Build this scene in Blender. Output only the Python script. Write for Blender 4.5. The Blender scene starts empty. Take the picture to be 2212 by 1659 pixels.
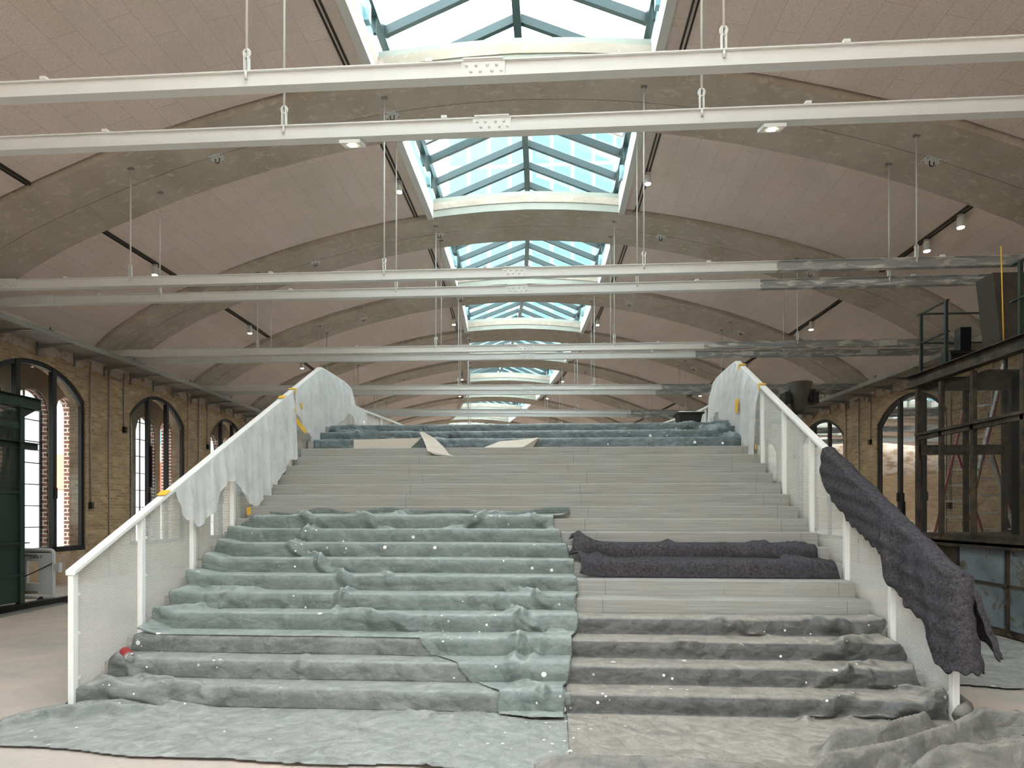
import bpy, math, random
import numpy as np
from math import sin, cos, pi, sqrt, floor
random.seed(7)
sc = bpy.context.scene
COL = sc.collection
# ------------------------------------------------------------------ helpers
AX, S0, RC = -.62, 14.0, 122.0
def HP(u, s, z):
    if s <= S0: return (AX+u, s, z)
    a = (s-S0)/RC
    return (AX-RC+(RC+u)*cos(a), S0+(RC+u)*sin(a), z)
class MB:
    def __init__(self, hall=False):
        self.v=[]; self.f=[]; self.hall=hall; self.uvs=None
    def add(self, vs, fs):
        b=len(self.v); self.v+=[tuple(p) for p in vs]
        self.f+=[tuple(b+i for i in f) for f in fs]
    def hexa(self, p):      # 0-3 bottom ccw, 4-7 top
        self.add(p,[(3,2,1,0),(4,5,6,7),(0,1,5,4),(1,2,6,5),(2,3,7,6),(3,0,4,7)])
    def box(self, x0,x1,y0,y1,z0,z1, step=1.2):
        if x0>x1: x0,x1=x1,x0
        if y0>y1: y0,y1=y1,y0
        n=1
        if self.hall and y1>S0 and (y1-y0)>step: n=int((y1-y0)/step)+1
        for i in range(n):
            a=y0+(y1-y0)*i/n; b=y0+(y1-y0)*(i+1)/n
            self.hexa([(x0,a,z0),(x1,a,z0),(x1,b,z0),(x0,b,z0),(x0,a,z1),(x1,a,z1),(x1,b,z1),(x0,b,z1)])
    def bar(self, a, b, w, h, up=(0,0,1)):   # rectangular bar from a to b
        a=np.array(a,float); b=np.array(b,float); d=b-a; d/=np.linalg.norm(d)
        up=np.array(up,float); r=np.cross(d,up)
        if np.linalg.norm(r)<1e-4: r=np.cross(d,(0,1,0))
        r/=np.linalg.norm(r); n=np.cross(r,d)
        r*=w/2; n*=h/2
        self.hexa([a-r-n,a+r-n,b+r-n,b-r-n,a-r+n,a+r+n,b+r+n,b-r+n])
    def tube(self, pts, r, n=8, cap=True):
        pts=[np.array(p,float) for p in pts]; b=len(self.v); m=len(pts)
        prev=None
        for i,p in enumerate(pts):
            d=pts[min(i+1,m-1)]-pts[max(i-1,0)]; d/=max(1e-9,np.linalg.norm(d))
            if prev is None:
                ref=np.array((0,0,1.)) if abs(d[2])<.9 else np.array((1.,0,0))
            else: ref=prev
            x=np.cross(d,ref); x/=max(1e-9,np.linalg.norm(x)); y=np.cross(x,d); prev=y
            rr=r[i] if hasattr(r,'__len__') else r
            for k in range(n):
                a=2*pi*k/n; self.v.append(tuple(p+rr*(cos(a)*x+sin(a)*y)))
        for i in range(m-1):
            for k in range(n):
                k2=(k+1)%n
                self.f.append((b+i*n+k,b+i*n+k2,b+(i+1)*n+k2,b+(i+1)*n+k))
        if cap:
            self.f.append(tuple(b+k for k in range(n))[::-1]); self.f.append(tuple(b+(m-1)*n+k for k in range(n)))
    def lathe(self, c, prof, n=16):   # prof list of (r,z)
        b=len(self.v); m=len(prof)
        for r,z in prof:
            for k in range(n):
                a=2*pi*k/n; self.v.append((c[0]+r*cos(a),c[1]+r*sin(a),c[2]+z))
        for i in range(m-1):
            for k in range(n):
                k2=(k+1)%n; self.f.append((b+i*n+k,b+i*n+k2,b+(i+1)*n+k2,b+(i+1)*n+k))
        self.f.append(tuple(b+k for k in range(n))[::-1]); self.f.append(tuple(b+(m-1)*n+k for k in range(n)))
    def dome(self, c, r, nrm, n=8):
        nrm=np.array(nrm,float); ref=np.array((0,0,1.)) if abs(nrm[2])<.9 else np.array((1.,0,0))
        x=np.cross(nrm,ref); x/=np.linalg.norm(x); y=np.cross(nrm,x); c=np.array(c,float); b=len(self.v)
        for ring,(rr,hh) in enumerate(((1,0),(.8,.5),(.4,.75))):
            for k in range(n):
                a=2*pi*k/n; self.v.append(tuple(c+r*rr*(cos(a)*x+sin(a)*y)+nrm*r*hh))
        for i in range(2):
            for k in range(n):
                k2=(k+1)%n; self.f.append((b+i*n+k,b+i*n+k2,b+(i+1)*n+k2,b+(i+1)*n+k))
        self.f.append(tuple(b+2*n+k for k in range(n)))
    def grid(self, P, mask=None):     # P: array (a,b,3)
        a,b_,_=P.shape; b=len(self.v)
        self.v+= [tuple(p) for p in P.reshape(-1,3)]
        for i in range(a-1):
            for j in range(b_-1):
                if mask is None or mask[i][j]:
                    self.f.append((b+i*b_+j,b+i*b_+j+1,b+(i+1)*b_+j+1,b+(i+1)*b_+j))
    def build(self, name, m, parent=None, smooth=False, origin=None):
        L=self.v
        W=[HP(*p) for p in L] if self.hall else L
        A=np.array(W,float)
        if parent is not None: o=np.array(PO.get(parent.name,(0,0,0)))
        elif origin is not None: o=np.array(origin,float)
        else: o=np.array(((A[:,0].min()+A[:,0].max())/2,(A[:,1].min()+A[:,1].max())/2,A[:,2].min()))
        me=bpy.data.meshes.new(name)
        me.from_pydata((A-o).tolist(),[],self.f)
        uv=me.uv_layers.new(name='UVMap')
        n=len(me.loops); vi=np.empty(n,int); me.loops.foreach_get('vertex_index',vi)
        LA=np.array(L,float)
        if self.uvs is not None: U=np.array(self.uvs)[vi]
        else:
            npoly=len(me.polygons); ls=np.empty(npoly,int); lt=np.empty(npoly,int)
            me.polygons.foreach_get('loop_start',ls); me.polygons.foreach_get('loop_total',lt)
            p0=LA[vi[ls]]; p1=LA[vi[ls+1]]; p2=LA[vi[ls+2]]
            nn=np.abs(np.cross(p1-p0,p2-p1)); ax=nn.argmax(1)
            axl=np.repeat(ax,lt); P=LA[vi]
            U=np.where((axl==0)[:,None],P[:,[1,2]],np.where((axl==1)[:,None],P[:,[0,2]],P[:,[1,0]]))
        uv.data.foreach_set('uv',U.astype(np.float32).ravel())
        me.materials.append(m)
        if smooth: me.polygons.foreach_set('use_smooth',[True]*len(me.polygons))
        me.update()
        ob=bpy.data.objects.new(name,me); COL.objects.link(ob)
        if parent is not None: ob.parent=parent; PO[ob.name]=tuple(o); ob.location=(0,0,0)
        else: ob.location=o; PO[ob.name]=tuple(o)
        return ob
PO={}
def thing(name,label,cat,loc,group=None):
    o=bpy.data.objects.new(name,None); COL.objects.link(o); o.location=loc; o.empty_display_size=.2
    PO[o.name]=tuple(loc); return tag(o,label,cat,group)
def tag(o,label,cat,group=None,kind=None):
    if label: o['label']=label
    if cat: o['category']=cat
    if group: o['group']=group
    if kind: o['kind']=kind
    return o
def struct(o,label=None):
    o['kind']='structure'
    if label: o['label']=label
    return o
def sempty(name,loc,label=None):
    o=bpy.data.objects.new(name,None); COL.objects.link(o); o.location=loc; PO[o.name]=tuple(loc)
    return struct(o,label)
def solid(o,t,off=0):
    md=o.modifiers.new('s','SOLIDIFY'); md.thickness=t; md.offset=off; return o
def bevel(o,w,seg=1):
    md=o.modifiers.new('b','BEVEL'); md.width=w; md.segments=seg; md.limit_method='ANGLE'; return o
# ------------------------------------------------------------------ materials
def srgb(*c):
    return tuple(((x/255)/12.92 if x/255<=.04045 else ((x/255+.055)/1.055)**2.4) for x in c)+(1,)
class NT:
    def __init__(self,name):
        self.m=bpy.data.materials.new(name); self.m.use_nodes=True; self.t=self.m.node_tree; self.t.nodes.clear()
        self.out=self.n('ShaderNodeOutputMaterial'); self._c=None
    def n(self,ty,**k):
        x=self.t.nodes.new(ty)
        for a,b in k.items(): setattr(x,a,b)
        return x
    def l(self,a,b): self.t.links.new(a,b)
    def uv(self): 
        return self.n('ShaderNodeTexCoord').outputs['UV']
    def pos(self): return self.n('ShaderNodeNewGeometry').outputs['Position']
    def mp(self,v,scale=(1,1,1),rot=(0,0,0),loc=(0,0,0)):
        x=self.n('ShaderNodeMapping'); self.l(v,x.inputs[0]); x.inputs['Scale'].default_value=scale; x.inputs['Rotation'].default_value=rot; x.inputs['Location'].default_value=loc
        return x.outputs[0]
    def noise(self,v,scale=5,detail=4,rough=.6,dist=0):
        x=self.n('ShaderNodeTexNoise'); self.l(v,x.inputs['Vector']); x.inputs['Scale'].default_value=scale; x.inputs['Detail'].default_value=detail; x.inputs['Roughness'].default_value=rough; x.inputs['Distortion'].default_value=dist
        return x.outputs['Fac']
    def vor(self,v,scale,feature='F1',out='Distance',rnd=1):
        x=self.n('ShaderNodeTexVoronoi',feature=feature); self.l(v,x.inputs['Vector']); x.inputs['Scale'].default_value=scale; x.inputs['Randomness'].default_value=rnd
        return x.outputs[out]
    def ramp(self,v,a,b,c0=0,c1=1):   # smooth map range
        x=self.n('ShaderNodeMapRange'); self.l(v,x.inputs[0]); x.inputs[1].default_value=a; x.inputs[2].default_value=b; x.inputs[3].default_value=c0; x.inputs[4].default_value=c1; x.clamp=True
        return x.outputs[0]
    def mix(self,f,a,b,blend='MIX'):
        x=self.n('ShaderNodeMix',data_type='RGBA',blend_type=blend)
        if hasattr(f,'links'): self.l(f,x.inputs[0])
        else: x.inputs[0].default_value=f
        for s,i in((a,6),(b,7)):
            if hasattr(s,'links'): self.l(s,x.inputs[i])
            else: x.inputs[i].default_value=s
        return x.outputs[2]
    def math(self,op,a,b=None,c=None):
        x=self.n('ShaderNodeMath',operation=op)
        for s,i in((a,0),(b,1),(c,2)):
            if s is None: continue
            if hasattr(s,'links'): self.l(s,x.inputs[i])
            else: x.inputs[i].default_value=s
        return x.outputs[0]
    def bump(self,h,strength=.3,dist=.01):
        x=self.n('ShaderNodeBump'); self.l(h,x.inputs['Height']); x.inputs['Strength'].default_value=strength; x.inputs['Distance'].default_value=dist
        return x.outputs[0]
    def pbsdf(self,col,rough=.7,metal=0,spec=.4,bump=None):
        x=self.n('ShaderNodeBsdfPrincipled')
        for s,i in((col,'Base Color'),(rough,'Roughness'),(metal,'Metallic')):
            if hasattr(s,'links'): self.l(s,x.inputs[i])
            else: x.inputs[i].default_value=s
        x.inputs['Specular IOR Level'].default_value=spec
        if bump is not None: self.l(bump,x.inputs['Normal'])
        return x.outputs[0]
    def fin(self,s): self.l(s,self.out.inputs[0]); return self.m
def simple(name,col,rough=.6,metal=0,spec=.4,var=.12,scale=6,bump=0):
    t=NT(name); p=t.pos(); nz=t.noise(p,scale,5)
    dark=tuple(c*(1-var) for c in col[:3])+(1,); light=tuple(min(1,c*(1+var)) for c in col[:3])+(1,)
    c=t.mix(nz,dark,light)
    b=t.bump(t.noise(p,scale*8,4),bump,.01) if bump else None
    return t.fin(t.pbsdf(c,rough,metal,spec,b))
def bricks(t,v,c1,c2,mort,bw=.25,rh=.078,ms=.012,off=.5):
    x=t.n('ShaderNodeTexBrick'); t.l(v,x.inputs['Vector'])
    x.inputs['Color1'].default_value=c1; x.inputs['Color2'].default_value=c2; x.inputs['Mortar'].default_value=mort
    x.inputs['Scale'].default_value=1; x.inputs['Mortar Size'].default_value=ms; x.inputs['Mortar Smooth'].default_value=.3
    x.inputs['Brick Width'].default_value=bw; x.inputs['Row Height'].default_value=rh; x.offset=off
    return x.outputs['Color'],x.outputs['Fac']
M={}
# vault acoustic boards
t=NT('vault_boards'); uv=t.uv(); c,f=bricks(t,uv,srgb(236,218,207),srgb(241,224,214),srgb(210,194,183),1.2,.38,.006,.37)
fine=t.noise(t.pos(),45,3,.7); big=t.noise(t.pos(),.5,3)
c=t.mix(t.ramp(fine,.38,.66,0,.6),c,srgb(202,186,176))
c=t.mix(t.ramp(big,.45,.75,0,.4),c,srgb(190,184,168))
M['vault']=t.fin(t.pbsdf(c,.95,0,.1,t.bump(fine,.25,.01)))
# rib concrete with peeled plaster patches
t=NT('rib_concrete'); p=t.pos(); n1=t.noise(t.mp(p,(1,1.6,1)),4.2,8,.78,.25); n2=t.noise(t.mp(p,(1,.5,2)),1.1,5,.6)
c=t.mix(t.ramp(n2,.35,.65),srgb(178,167,150),srgb(198,186,172))
c=t.mix(t.ramp(n1,.55,.58,0,.85),c,srgb(210,198,184))
c=t.mix(t.ramp(t.noise(p,9,6,.7),.62,.7,0,.6),c,srgb(146,140,122))
M['rib']=t.fin(t.pbsdf(c,.95,0,.1,t.bump(n1,.4,.02)))
t=NT('pale_green_concrete'); p=t.pos(); c=t.mix(t.noise(p,2.2,5,.6,.5),srgb(160,163,152),srgb(184,186,176))
M['upstand']=t.fin(t.pbsdf(c,.85,0,.2))
# yellow brick wall with plaster band on top
t=NT('yellow_brick'); uv=t.uv(); wob=t.noise(t.pos(),3,3)
c,f=bricks(t,uv,srgb(196,172,136),srgb(156,130,98),srgb(186,170,146),.25,.077,.012)
big=t.noise(t.pos(),1.3,6,.65,.6); c=t.mix(t.ramp(big,.4,.72,0,.75),c,srgb(146,124,102)); c=t.mix(t.ramp(t.noise(t.pos(),6,5,.7),.6,.72,0,.7),c,srgb(190,174,152))
sep=t.n('ShaderNodeSeparateXYZ'); t.l(t.pos(),sep.inputs[0])
zz=t.math('ADD',sep.outputs[2],t.math('MULTIPLY',t.math('SUBTRACT',t.noise(t.pos(),2.6,6,.7),.5),.42))
pl=t.mix(t.ramp(t.noise(t.pos(),2.2,6,.7),.45,.6),srgb(196,182,166),srgb(142,118,94))
c=t.mix(t.ramp(zz,5.24,5.27),c,pl)
low=t.mix(t.ramp(t.noise(t.pos(),1.8,5,.7),.4,.6),srgb(170,145,120),srgb(190,172,152))
c=t.mix(t.ramp(zz,.72,.66),c,low)
hb=t.math('ADD',t.math('MULTIPLY',f,-1.0),big)
M['brick']=t.fin(t.pbsdf(c,.95,0,.1,t.bump(hb,.6,.015)))
t=NT('red_brick'); uv=t.uv(); c,f=bricks(t,uv,srgb(122,84,74),srgb(92,66,62),srgb(190,180,166),.27,.105,.017)
M['redbrick']=t.fin(t.pbsdf(c,.9,0,.1,t.bump(t.math('MULTIPLY',f,-1.0),.5,.01)))
t=NT('beige_plaster'); p=t.pos(); c=t.mix(t.noise(p,2.5,6,.7),srgb(150,138,122),srgb(196,184,168)); M['plaster']=t.fin(t.pbsdf(c,.95,0,.1))
# floor
t=NT('dusty_floor'); p=t.pos(); n1=t.noise(p,.55,5,.6,.4); n2=t.noise(t.mp(p,(1,2.2,1)),2.5,6,.65)
c=t.mix(t.ramp(n1,.35,.65),srgb(166,161,154),srgb(202,182,167)); c=t.mix(t.ramp(n2,.5,.8,0,.5),c,srgb(206,190,174)); c=t.mix(t.ramp(t.noise(p,30,4),.55,.75,0,.25),c,srgb(120,110,100))
M['floor']=t.fin(t.pbsdf(c,.75,0,.3,t.bump(n2,.1,.01)))
# steel and paint
M['white']=simple('white_painted_steel',srgb(212,211,207),.45,0,.4,.05,4,.05)
M['railwhite']=simple('white_powder_coat',srgb(236,236,232),.4,0,.4,.02,4)
t=NT('tie_beam_paint'); p=t.pos(); sp=t.n('ShaderNodeSeparateXYZ'); t.l(p,sp.inputs[0])
c=t.mix(t.noise(p,4,4),srgb(214,211,204),srgb(232,229,222))
pat=t.noise(t.mp(p,(1.6,1,9)),1.6,4,.6,.6); c=t.mix(t.ramp(pat,.36,.5,.1,.9),c,srgb(136,139,140))
M['beamgrey']=t.fin(t.pbsdf(c,.5,0,.4))
M['darkgreen']=simple('dark_green_painted_steel',srgb(28,45,39),.45,0,.5,.3,5,.1)
M['skyframe']=simple('petrol_green_aluminium',srgb(30,54,56),.4,.1,.5,.1,3)
M['bluealu']=simple('pale_blue_aluminium',srgb(150,186,192),.4,.2,.5,.08,3)
M['black']=simple('black_steel',srgb(28,30,31),.4,.2,.5,.2,8)
M['blackrubber']=simple('black_rubber',srgb(22,24,26),.6,0,.4,.2,8)
M['galv']=simple('galvanised_steel',srgb(146,144,138),.45,.5,.5,.12,7)
M['conduit']=simple('grey_conduit',srgb(170,160,146),.5,0,.4,.08,7)
M['track']=simple('dark_track_rail',srgb(52,44,38),.5,.2,.4,.1,7)
t=NT('rusty_brown_steel'); p=t.pos(); n1=t.noise(p,3.5,7,.7); c=t.mix(t.ramp(n1,.4,.62),srgb(44,44,40),srgb(84,72,58)); c=t.mix(t.ramp(t.noise(p,7,6,.7),.62,.68,0,.7),c,srgb(124,122,112))
M['rust']=t.fin(t.pbsdf(c,.55,.2,.4,t.bump(n1,.2,.01)))
t=NT('worn_blue_grey_panel'); p=t.pos(); n1=t.noise(t.mp(p,(1,1,1)),3.0,6,.7,.8); c=t.mix(t.ramp(t.noise(p,1.3,4),.4,.6),srgb(96,104,106),srgb(122,134,140))
c=t.mix(t.ramp(n1,.56,.59,0,.85),c,srgb(92,80,58)); c=t.mix(t.ramp(t.noise(p,5,5,.7),.64,.67,0,.6),c,srgb(36,36,34)); c=t.mix(t.ramp(t.noise(p,2,5,.7),.66,.7,0,.8),c,srgb(120,70,42))
M['wornpanel']=t.fin(t.pbsdf(c,.5,.1,.4))
M['greyplastic']=simple('grey_plastic',srgb(186,188,186),.5,0,.4,.06,5)
M['alu']=simple('bare_aluminium',srgb(196,198,198),.35,.7,.5,.05,5)
M['red']=simple('red_paint',srgb(150,34,36),.45,0,.4,.1,5)
M['ochre']=simple('yellow_masking_tape',srgb(232,186,66),.6,0,.3,.06,20)
# glass
def glassmat(name,tint,refl=.5):
    t=NT(name); tr=t.n('ShaderNodeBsdfTransparent'); tr.inputs[0].default_value=tint
    g=t.n('ShaderNodeBsdfGlossy'); g.inputs[1].default_value=.02
    fr=t.n('ShaderNodeFresnel'); fr.inputs[0].default_value=1.5
    mx=t.n('ShaderNodeMixShader'); t.l(t.math('MULTIPLY',fr.outputs[0],refl),mx.inputs[0]); t.l(tr.outputs[0],mx.inputs[1]); t.l(g.outputs[0],mx.inputs[2])
    return t.fin(mx.outputs[0])
M['skyglass']=glassmat('tinted_roof_glass',(.86,.95,.95,1),.3)
M['glass']=glassmat('window_glass',(.9,.95,.94,1),1.0)
t=NT('frosted_pane'); tl=t.n('ShaderNodeBsdfTranslucent'); tl.inputs[0].default_value=(.85,.87,.9,1); df=t.n('ShaderNodeBsdfDiffuse'); df.inputs[0].default_value=(.6,.62,.63,1)
mx=t.n('ShaderNodeMixShader'); mx.inputs[0].default_value=.25; t.l(tl.outputs[0],mx.inputs[1]); t.l(df.outputs[0],mx.inputs[2]); M['frost']=t.fin(mx.outputs[0])
# hexagonally perforated sheet (uv in metres: along, up)
def perf(name,pitch,rad,col,diamond=False):
    t=NT(name); sp=t.n('ShaderNodeSeparateXYZ'); t.l(t.uv(),sp.inputs[0]); x,y=sp.outputs[0],sp.outputs[1]
    h=pitch*sqrt(3)
    def cell(ox,oy):
        a=t.math('SUBTRACT',t.math('WRAP',t.math('ADD',x,ox),pitch,0.0),pitch/2)
        b=t.math('SUBTRACT',t.math('WRAP',t.math('ADD',y,oy),h,0.0),h/2)
        if diamond: return t.math('ADD',t.math('ABSOLUTE',t.math('MULTIPLY',a,1.0)),t.math('ABSOLUTE',t.math('MULTIPLY',b,1/sqrt(3)*1.0)))
        return t.math('SQRT',t.math('ADD',t.math('MULTIPLY',a,a),t.math('MULTIPLY',b,b)))
    d=t.math('MINIMUM',cell(0,0),cell(pitch/2,h/2))
    hole=t.math('LESS_THAN',d,rad)
    tr=t.n('ShaderNodeBsdfTransparent'); mx=t.n('ShaderNodeMixShader'); t.l(hole,mx.inputs[0])
    t.l(t.pbsdf(col,.45,0,.4),mx.inputs[1]); t.l(tr.outputs[0],mx.inputs[2])
    return t.fin(mx.outputs[0])
M['perf']=perf('perforated_white_sheet',.0165,.0052,srgb(232,231,226))
M['meshdark']=perf('expanded_metal_mesh',.024,.0106,srgb(52,50,44),True)
M['meshgreen']=perf('green_expanded_mesh',.022,.0062,srgb(30,40,34),True)
M['tray']=perf('perforated_cable_tray',.05,.013,srgb(138,134,126))
# stair concrete
t=NT('board_marked_concrete'); uv=t.uv(); p=t.pos()
st=t.noise(t.mp(p,(.7,1,22)),2.2,5,.6,.2); n2=t.noise(p,1.4,6,.7)
c=t.mix(t.ramp(st,.28,.72),srgb(134,136,133),srgb(166,168,164)); c=t.mix(t.ramp(n2,.35,.7,0,.6),c,srgb(158,150,140))
c=t.mix(t.ramp(t.vor(t.mp(p,(1,1,1.6)),14),.03,.05,.75,0),c,srgb(70,66,62))
c=t.mix(t.ramp(t.noise(p,14,5,.7),.64,.7,0,.5),c,srgb(128,126,120))
sp=t.n('ShaderNodeSeparateXYZ'); t.l(p,sp.inputs[0])
kk=t.math('FLOOR',t.math('DIVIDE',t.math('SUBTRACT',sp.outputs[1],9.9685-.01),.2994))
of=t.math('FRACT',t.math('MULTIPLY',t.math('SINE',t.math('MULTIPLY',kk,12.9)),43.7))
fx=t.math('FRACT',t.math('DIVIDE',t.math('ADD',sp.outputs[0],t.math('ADD',.62,t.math('MULTIPLY',of,.35))),2.4))
ln=t.math('LESS_THAN',t.math('ABSOLUTE',t.math('SUBTRACT',fx,.5)),.0011)
c=t.mix(t.math('MULTIPLY',ln,.7),c,srgb(92,88,82))
M['concrete']=t.fin(t.pbsdf(c,.85,0,.25,t.bump(st,.15,.004)))
M['joint']=simple('formwork_joint',srgb(96,92,86),.9,0,.1,.1,5)
# plastic sheet materials
def tarp(name,base,dark,dust_lit,dustamt,rough=.55,drip=True,updust_lit=.5):
    t=NT(name); p=t.pos(); n1=t.noise(p,2.2,7,.72,.6); n2=t.noise(t.mp(p,(2,2,5)),3.5,6,.7,1.0)
    c=t.mix(t.ramp(n1,.34,.66),dark,base)
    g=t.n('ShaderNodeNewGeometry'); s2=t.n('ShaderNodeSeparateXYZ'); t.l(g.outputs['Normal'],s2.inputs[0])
    up=t.ramp(t.math('ABSOLUTE',s2.outputs[2]),.72,1.0,0,updust_lit)  # dust on up-facing cloth, strengthened to paint in lighter treads against shaded risers
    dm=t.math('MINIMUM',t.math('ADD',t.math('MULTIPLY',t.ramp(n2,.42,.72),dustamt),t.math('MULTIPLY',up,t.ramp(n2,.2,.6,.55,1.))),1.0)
    c=t.mix(dm,c,dust_lit)
    if drip:
        v1=t.vor(t.mp(p,(1,1,1)),4.2); k1=t.ramp(t.noise(p,.9,3),.5,.56)
        v2=t.vor(t.mp(p,(1,1,1),loc=(3.1,1.7,.4)),11); k2=t.ramp(t.noise(t.mp(p,loc=(5,2,1)),1.1,3),.56,.6)
        m=t.math('MAXIMUM',t.math('MULTIPLY',t.math('LESS_THAN',v1,.095),k1),t.math('MULTIPLY',t.math('LESS_THAN',v2,.13),k2))
        c=t.mix(m,c,srgb(238,236,230))
    return t.fin(t.pbsdf(c,rough,0,.45,t.bump(t.math('ADD',t.math('MULTIPLY',t.noise(p,22,5,.7),.25),t.math('ADD',t.vor(t.mp(p,rot=(.4,.3,.7)),5.5,'DISTANCE_TO_EDGE'),t.math('MULTIPLY',t.vor(t.mp(p,(1,.6,1.3),rot=(.2,.5,.6)),1.9,'DISTANCE_TO_EDGE'),2.2))),.85,.035)))
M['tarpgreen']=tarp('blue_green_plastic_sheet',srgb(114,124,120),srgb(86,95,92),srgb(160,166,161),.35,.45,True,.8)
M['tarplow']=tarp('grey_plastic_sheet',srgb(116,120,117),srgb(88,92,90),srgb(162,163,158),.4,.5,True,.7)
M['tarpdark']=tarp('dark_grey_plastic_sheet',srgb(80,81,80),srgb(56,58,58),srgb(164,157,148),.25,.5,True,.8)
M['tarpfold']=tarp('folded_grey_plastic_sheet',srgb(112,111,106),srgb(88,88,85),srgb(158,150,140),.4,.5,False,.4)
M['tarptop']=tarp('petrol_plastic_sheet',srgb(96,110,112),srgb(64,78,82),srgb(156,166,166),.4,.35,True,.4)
t=NT('dark_recycled_felt'); p=t.pos(); n1=t.noise(p,38,5,.75,1.0); n2=t.noise(p,3,4,.6)
c=t.mix(t.ramp(n1,.3,.72),srgb(34,31,34),srgb(98,95,99)); c=t.mix(t.ramp(n2,.4,.7,0,.35),c,srgb(72,72,78)); c=t.mix(t.math('MULTIPLY',t.ramp(t.vor(p,45),.05,.12,1,0),t.ramp(t.noise(p,5,3),.5,.6)),c,srgb(190,178,176))
M['felt']=t.fin(t.pbsdf(c,1,0,.05,t.bump(t.noise(p,60,4,.8),.8,.01)))
t=NT('milky_plastic_film'); p=t.pos(); df=t.n('ShaderNodeBsdfDiffuse'); df.inputs[0].default_value=(.86,.87,.87,1); tl=t.n('ShaderNodeBsdfTranslucent'); tl.inputs[0].default_value=(.9,.9,.9,1)
gl=t.n('ShaderNodeBsdfGlossy'); gl.inputs[1].default_value=.22; gl.inputs[0].default_value=(1,1,1,1); tr=t.n('ShaderNodeBsdfTransparent'); 
a=t.n('ShaderNodeMixShader'); a.inputs[0].default_value=.35; t.l(df.outputs[0],a.inputs[1]); t.l(tl.outputs[0],a.inputs[2])
b=t.n('ShaderNodeMixShader'); b.inputs[0].default_value=.16; t.l(a.outputs[0],b.inputs[1]); t.l(gl.outputs[0],b.inputs[2])
c_=t.n('ShaderNodeMixShader'); t.l(t.ramp(t.noise(p,4,4),.3,.7,.06,.26),c_.inputs[0]); t.l(b.outputs[0],c_.inputs[1]); t.l(tr.outputs[0],c_.inputs[2])
M['film']=t.fin(c_.outputs[0])
M['paper']=simple('grey_lining_paper',srgb(196,188,176),.9,0,.1,.06,5)
def emis(name,col,st):
    t=NT(name); e=t.n('ShaderNodeEmission'); e.inputs[0].default_value=col; e.inputs[1].default_value=st; return t.fin(e.outputs[0])
M['lamp']=emis('warm_lamp_face',(1,.86,.62,1),14); M['led']=emis('led_face',(1,.86,.55,1),40)
M['rubberworn']=simple('worn_rubber',srgb(66,62,56),.7,0,.3,.4,9)
M['text']=simple('black_marker',srgb(30,30,32),.7)
M['bluewater']=simple('blue_bottle_plastic',srgb(96,160,206),.25,0,.5,.05,5)
M['clearplastic']=glassmat('clear_bottle_plastic',(.88,.9,.9,1),2.0)
M['whiteplastic']=simple('white_plastic_bag',srgb(236,232,228),.35,0,.5,.04,8)
# outside
t=NT('tower_glass_front'); uv=t.uv(); c,f=bricks(t,uv,(.115,.21,.22,1),(.10,.185,.2,1),(.2,.29,.3,1),3.2,5.5,.35,0); c2,f2=bricks(t,t.mp(uv,loc=(1.2,2,0)),(1,1,1,1),(1,1,1,1),(1.0,1.25,1.25,1),4.7,9.,.12,.3)
c=t.mix(1,c,c2,'MULTIPLY'); M['tower']=t.fin(t.pbsdf(c,.6,0,.2))
t=NT('pale_facade'); uv=t.uv(); c,f=bricks(t,uv,(.12,.2,.25,1),(.1,.18,.24,1),(.4,.39,.38,1),3.4,3.3,1.1,0); sp=t.n('ShaderNodeSeparateXYZ'); t.l(uv,sp.inputs[0])
c=t.mix(t.math('LESS_THAN',sp.outputs[1],3.2),c,(.2,.19,.19,1)); M['facade']=t.fin(t.pbsdf(c,.8,0,.2))
M['ground']=simple('pale_paving',srgb(212,208,202),.9,0,.2,.1,.4)
# ------------------------------------------------------------------ hall shell
PF=[(0,8.88),(1,8.85),(2,8.77),(3,8.63),(4,8.44),(5,8.20),(6,7.93),(7,7.60),(8,7.22),(8.9,6.85),(9.5,6.53),(10,6.22),(10.35,5.98),(10.62,5.72),(10.85,5.40)]
def prof(u):
    u=abs(u)
    for (a,b),(c,d) in zip(PF,PF[1:]):
        if u<=c: return b+(d-b)*(u-a)/(c-a)
    return 5.4
BAY=4.81; RW=1.62; R0=5.27      # rib near faces at R0+k*BAY
SEND=R0+BAY*11; SBEG=-4.35+RW
ribs=[R0+BAY*k for k in range(-1,12)]
HU=2.2; WU=10.85
def ulist(a,b,n): return [a+(b-a)*i/n for i in range(n+1)]
UR=ulist(HU,8,12)+[8.45,8.9,9.2,9.5,9.75,10,10.18,10.35,10.5,10.62,10.75,10.85]
def slab(mb,us,s0,s1,lo,hi,nseg=1):
    for i in range(len(us)-1):
        a,b=us[i],us[i+1]
        for k in range(nseg):
            p=s0+(s1-s0)*k/nseg; q=s0+(s1-s0)*(k+1)/nseg
            mb.hexa([(a,p,lo(a)),(b,p,lo(b)),(b,q,lo(b)),(a,q,lo(a)),(a,p,hi(a)),(b,p,hi(b)),(b,q,hi(b)),(a,q,hi(a))])
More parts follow.
